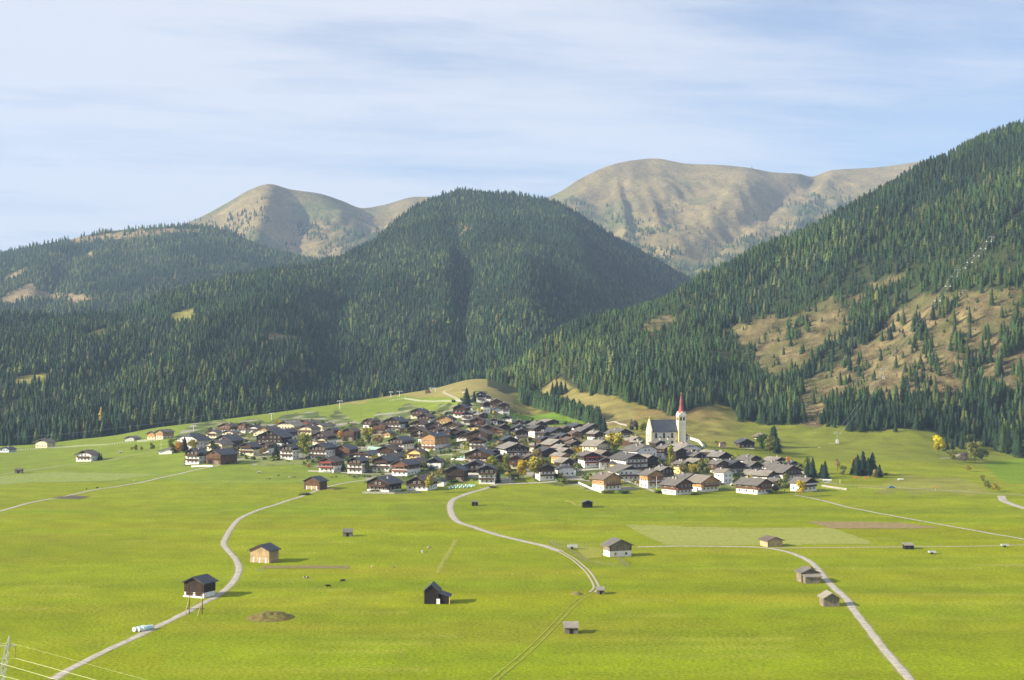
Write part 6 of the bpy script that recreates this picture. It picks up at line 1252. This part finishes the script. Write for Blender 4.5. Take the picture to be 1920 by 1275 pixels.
def drag_mast(px, yt, yb, lab, wpx=9):
    p = hit(px, yb); m_ = p.y / F; h = (yb - yt) * m_; e = empty('ski_lift_mast', p); tag(e, lab, 'lift mast', 'masts of the drag lift'); MB().tube((0, 0, -.5), (0, 0, h), .28, .18, 8).build('shaft', M_white, e); w = wpx * m_ / 2; MB().box(-w, w, -.15, .15, h - .3, h).build('crossarm', M_white, e)
    for s in (-1, 1): MB().tube((s * w, -.2, h - .75), (s * w, .2, h - .75), .5, n=10).build('sheave', M_metal, e)
drag_mast(363, 797, 809, 'white lift mast rising behind the big white slate roofed house'); drag_mast(509, 775, 788, 'white lift mast on the western part of the upper meadow'); drag_mast(637, 751, 767, 'white lift mast in the middle of the upper meadow edge'); drag_mast(749, 733, 744, 'white lift mast near the top station'); drag_mast(733, 734, 745, 'slim grey lift mast left beside the one near the top station', 6)
e = empty('lift_station', hit(812, 735)); tag(e, 'open lift station frame with winch beside a small red hut on the meadow crest', 'lift station'); MB().tube((-2.5, 0, -.5), (-2.5, 0, 4), .2).tube((2.5, 0, -.5), (2.5, 0, 4), .2).build('posts', M_white, e); MB().box(-4.5, 4.5, -.8, .8, 3.6, 4.4).build('winch_beam', M_metal, e); MB().tube((3.5, 0, 3.0), (3.5, 0, 3.4), 1.4, n=16).build('bull_wheel', M_metal, e)
def mini(px, yb, wpx, pl, wd, rf, lab, hpx=7, nm='cabin'):
    p = hit(px, yb); m_ = p.y / F; gable_house(nm, 'hut', p, R(-12), wpx * m_, wpx * m_ * 1.1, hpx * m_ * .62, hpx * m_, pl, .5 if pl != '-' else 0, wd, rf, 0, 3, -1, wins=False, ox=.4, label=lab, group='small huts on the upper meadow', oy=.4)
mini(801, 738, 7, '-', 'r', 'b', 'small reddish hut beside the lift station on the meadow crest'); mini(870, 736, 7, 'C', 'l', 'b', 'small cream hut on the meadow above the top cluster', 5); mini(839, 777, 10, '-', 'x', 'k', 'small black shed on the upper meadow left of the flowered dark house', 5)
# chairlift up the right-hand mountainside
M_green = simple('lift_green', (.20, .28, .24), .6, .1)
def lift_tower(px, yt, yb, lab, base=False, up=True):
    p = hit(px, yb, 900); m_ = p.y / F; h = (yb - yt) * m_; e = empty('chairlift_tower', p); tag(e, lab, 'lift tower', 'towers of the chairlift'); MB().tube((0, 0, -1), (0, 0, h), .38, .26, 8).build('shaft', M_green, e); w = 5.6 * m_ * .62 + .6
    MB().box(-w, w, -.2, .2, h - .5, h - .1).build('crossarm', M_green, e)
    for s in (-1, 1): MB().box(s * w - .12, s * w + .12, -1.3, 1.3, h - .75, h - .5).build('sheave_train', M_metal, e)
    if base: MB().box(-.9, .9, -.9, .9, -1, 2.6).build('footing', M_conc, e)
    return p + Vector((0, 0, h - .6)), w
tw = [lift_tower(1570, 811, 831, 'lift tower on a white concrete block on the eastern meadow', True), lift_tower(1657, 690, 711, 'lift tower on a white block in the middle of the felled slope', True), lift_tower(1796, 505, 526, 'green lift tower at the lower end of the lane cut through the wood'), lift_tower(1859, 443, 466, 'green lift tower higher up in the lane through the wood')]
top = Vector(((1935 - CX) / F * 1950, 1950, ZP(1950, 385)))
for s, nm in ((-1, 'left'), (1, 'right')):
    line = [t + Vector((s * w, 0, 0)) for t, w in tw] + [top + Vector((s * 3, 0, 0))]; wires(line, 2.5, f'{nm} carrying rope of the chairlift climbing the mountainside', .06)
CHAIR = MB().tube((0, 0, 0), (0, 0, -1.8), .05, .05, 5).box(-.7, .7, -.1, .5, -2.2, -2.08).box(-.7, .7, .42, .5, -2.08, -1.5).mesh('chairlift_chair', M_white)
for s in (-1, 1):
    for seg in (2, 3):
        a = tw[seg][0] + Vector((s * tw[seg][1], 0, 0)); b = (tw[seg + 1][0] + Vector((s * tw[seg + 1][1], 0, 0))) if seg < 3 else top + Vector((s * 3, 0, 0))
        for t in (.15, .35, .55, .75, .93): q = a + (b - a) * t - Vector((0, 0, 2.5 * 4 * t * (1 - t))); o = child('chairlift_chair', CHAIR, None, q); tag(o, 'white chair hanging from the chairlift rope above the dark forest lane', 'lift chair', 'chairs of the chairlift')
    a = tw[1][0] + Vector((s * tw[1][1], 0, 0)); b = tw[2][0] + Vector((s * tw[2][1], 0, 0))
    for t in (.7, .85, .95): q = a + (b - a) * t - Vector((0, 0, 2.5 * 4 * t * (1 - t))); o = child('chairlift_chair', CHAIR, None, q); tag(o, 'white chair hanging just below the lane cut through the wood', 'lift chair', 'chairs of the chairlift')
# double pole frame in front of the black barn
def A_frame():
    p0 = hit(355, 1153); p1 = hit(379, 1151); c = (p0 + p1) / 2; e = empty('power_pole_frame', c); tag(e, 'timber double pole frame with crossbars standing before the black barn', 'power pole'); h = 9.2; w = (p1 - p0).length / 2
    for s in (-1, 1): MB().tube((s * w, 0, -.5), (s * w, 0, h), .12, .09, 8).build('pole', WD['d'], e); MB().tube((s * w - .9, -2.2, -.5), (s * w, 0, 4.6), .12, .1, 6).build('strut', WD['l'], e)
    for z in (1.5, 5.7): MB().box(-w - .6, w + .8, -.25, -.17, z, z + .16).build('crossbar', WD['d'], e)
    MB().tube((-w, -.2, 1.6), (w, -.2, 5.6), .05).tube((w, -.2, 1.6), (-w, -.2, 5.6), .05).build('brace', WD['l'], e)
A_frame()
# lattice mast in the corner nearest to the viewer
def pylon():
    D = 200.0; m_ = D / F; topp = Vector(((17.5 - CX) * m_, D, ZP(D, 1193))); foot = Vector(((-60 - CX) * m_, D, -.5)); e = empty('lattice_mast', foot); tag(e, 'leaning steel lattice power mast with one crossarm in the near corner', 'power mast')
    ax = (topp - foot); H_ = ax.length; m = MB(); M_st = simple('mast_steel', (.42, .44, .36), .55, .15)
    def corner(t, i, k=None): w = .22 + .75 * (1 - t) if t < .93 else .22 * (1 - t) / .07 + .05; sx, sy = [(-1, -1), (1, -1), (1, 1), (-1, 1)][i % 4]; return ax * t + Vector((sx * w, sy * w, 0))
    n = 26; ts = [i / n * .93 for i in range(n + 1)] + [.965, 1.0]
    for a, b in zip(ts[:-1], ts[1:]):
        for i in range(4): m.tube(corner(a, i), corner(b, i), .05, .05, 4); m.tube(corner(a, i), corner(b, i + 1), .03, .03, 4); m.tube(corner(a, i + 1), corner(b, i), .025, .025, 4)
    m.build('lattice', M_st, e); t = 1 - 1.25 / H_; c = ax * t; arm = MB()
    arm.tube(c + Vector((-2.4, 0, -.15)), c + Vector((1.25, 0, -.05)), .05, .05, 5).tube(c + Vector((-2.4, 0, -.15)), c + Vector((0, 0, .35)), .035).tube(c + Vector((1.25, 0, -.05)), c + Vector((0, 0, .35)), .035).tube(c + Vector((-2.4, 0, -.15)), c + Vector((0, .2, -.5)), .035).tube(c + Vector((1.25, 0, -.05)), c + Vector((0, .2, -.5)), .035); arm.build('crossarm', M_st, e)
    tip = c + Vector((1.1, 0, -.1)); m = MB()
    for k in range(9): m.tube(tip + Vector((0, 0, -.18 * k - .1)), tip + Vector((0, 0, -.18 * k - .2)), .07, .07, 8)
    m.tube(tip, tip + Vector((0, 0, -1.75)), .02, .02, 4); m.build('insulator', WD['g'], e)
    q = lambda px, py, d: Vector(((px - CX) / F * d, d, ZP(d, py))); wc = simple('bright_wire', (.62, .60, .38), .5, .05)
    a = foot + tip + Vector((0, 0, -1.75))
    wires([q(-80, 1238, 206), a, q(330, 1316, 165)], .0, 'upper bright power wire hanging from the insulator of the near mast', .022, wc); wires([q(-60, 1226, 202), q(250, 1316, 160)], .0, 'middle bright power wire crossing the near corner', .022, wc); wires([q(-60, 1250, 202), q(160, 1308, 170)], .0, 'lowest bright power wire crossing the near corner', .022, wc); wires([q(22, 1206, 199), q(330, 1290, 150)], .0, 'thin earth wire from the top of the near mast', .008, wc)
pylon()
# road sign on the eastern lane, felled timber on the cleared slope
e = empty('road_sign', hit(1754, 920)); tag(e, 'small orange road sign on a post beside the eastern lane', 'road sign'); MB().tube((0, 0, -.3), (0, 0, 2.2), .06).build('post', M_metal, e); MB().add([(-.7, -.08, 1.6), (.7, -.08, 1.6), (0, -.08, 2.8), (-.7, -.02, 1.6), (.7, -.02, 1.6), (0, -.02, 2.8)], [(0, 1, 2), (5, 4, 3), (0, 3, 4, 1), (1, 4, 5, 2), (2, 5, 3, 0)]).build('plate', simple('sign_orange', (.65, .2, .08), .5, .05), e)
def debris():
    m = MB(); r = random.Random(3); n = 0
    for poly, q in CLEAR[:5]:
        xs = [p[0] for p in poly]; ys = [p[1] for p in poly]; area = (max(xs) - min(xs)) * (max(ys) - min(ys))
        for _ in range(int(area / 26)):
            px, py = r.uniform(min(xs), max(xs)), r.uniform(min(ys), max(ys))
            if px > 1990 or not bool(inpoly(np.array([px]), np.array([py]), poly)[0]): continue
            h = hit(px, py, 950); a = r.uniform(0, 3.14)
            if r.random() < .55: l = r.uniform(1, 4.2); d = Vector((math.cos(a), math.sin(a), r.uniform(-.1, .3))) * l / 2; m.tube(h - d + Vector((0, 0, .4)), h + d + Vector((0, 0, .4)), .2, .1, 5, 0)
            else: m.tube(h - Vector((0, 0, .5)), h + Vector((r.uniform(-.1, .1), 0, r.uniform(.8, 1.9))), r.uniform(.3, .6), .25, 5, 1)
    o = m.build('felled_timber', [simple('log_grey', (.25, .20, .14), .9, .3), simple('stump', (.17, .12, .08), .9, .3)]); tag(o, 'scattered felled logs and stumps over the cleared brown slope', 'logs', kind='stuff')
debris()
def snag(px, yt, yb, lab):
    p = hit(px, yb, 950); h = (yb - yt) * p.y / F; e = empty('dead_tree', p); tag(e, lab, 'dead tree', 'bare trunks on the felled slope'); MB().tube((0, 0, -.5), (0, 0, h), .3, .1, 6).build('trunk', M_bark, e); m = MB(); r = random.Random(px)
    for i in range(14): z = h * r.uniform(.35, .97); a = r.uniform(0, 6.28); l = 1.6 * (1.1 - z / h) + .4; m.tube((0, 0, z), (math.cos(a) * l, math.sin(a) * l, z - .3), .07, .02, 4)
    m.build('branches', M_bark, e)
for i, (a, b, c, w) in enumerate([(1786, 655, 700, 'left of the dark strip'), (1876, 540, 590, 'high on the right side'), (1899, 590, 640, 'near the right edge'), (1654, 700, 712, 'beside the lower lift tower'), (1760, 560, 588, 'under the upper wood edge'), (1735, 645, 672, 'in the middle of the clearing'), (1893, 600, 640, 'second near the right edge'), (1842, 600, 630, 'above the dense strip')]): snag(a, b, c, f'bare dead trunk standing on the felled slope {w}')
# ------------------------------------------------------------------ the air
hz = MB().box(-9000, 9000, -400, 11000, -400, 1750)
m = bpy.data.materials.new('haze_air'); m.use_nodes = True; t = m.node_tree; t.nodes.remove(t.nodes['Principled BSDF'])
pv = t.nodes.new('ShaderNodeVolumePrincipled'); pv.inputs['Color'].default_value = (0.50, 0.70, 1.0, 1); pv.inputs['Density'].default_value = 0.000064; pv.inputs['Anisotropy'].default_value = 0.0
t.links.new(pv.outputs[0], t.nodes['Material Output'].inputs['Volume'])
tag(hz.build('haze', m), kind='stuff')
S.cycles.max_bounces = 5; S.cycles.diffuse_bounces = 2; S.cycles.glossy_bounces = 1; S.cycles.volume_bounces = 0; S.cycles.transmission_bounces = 1
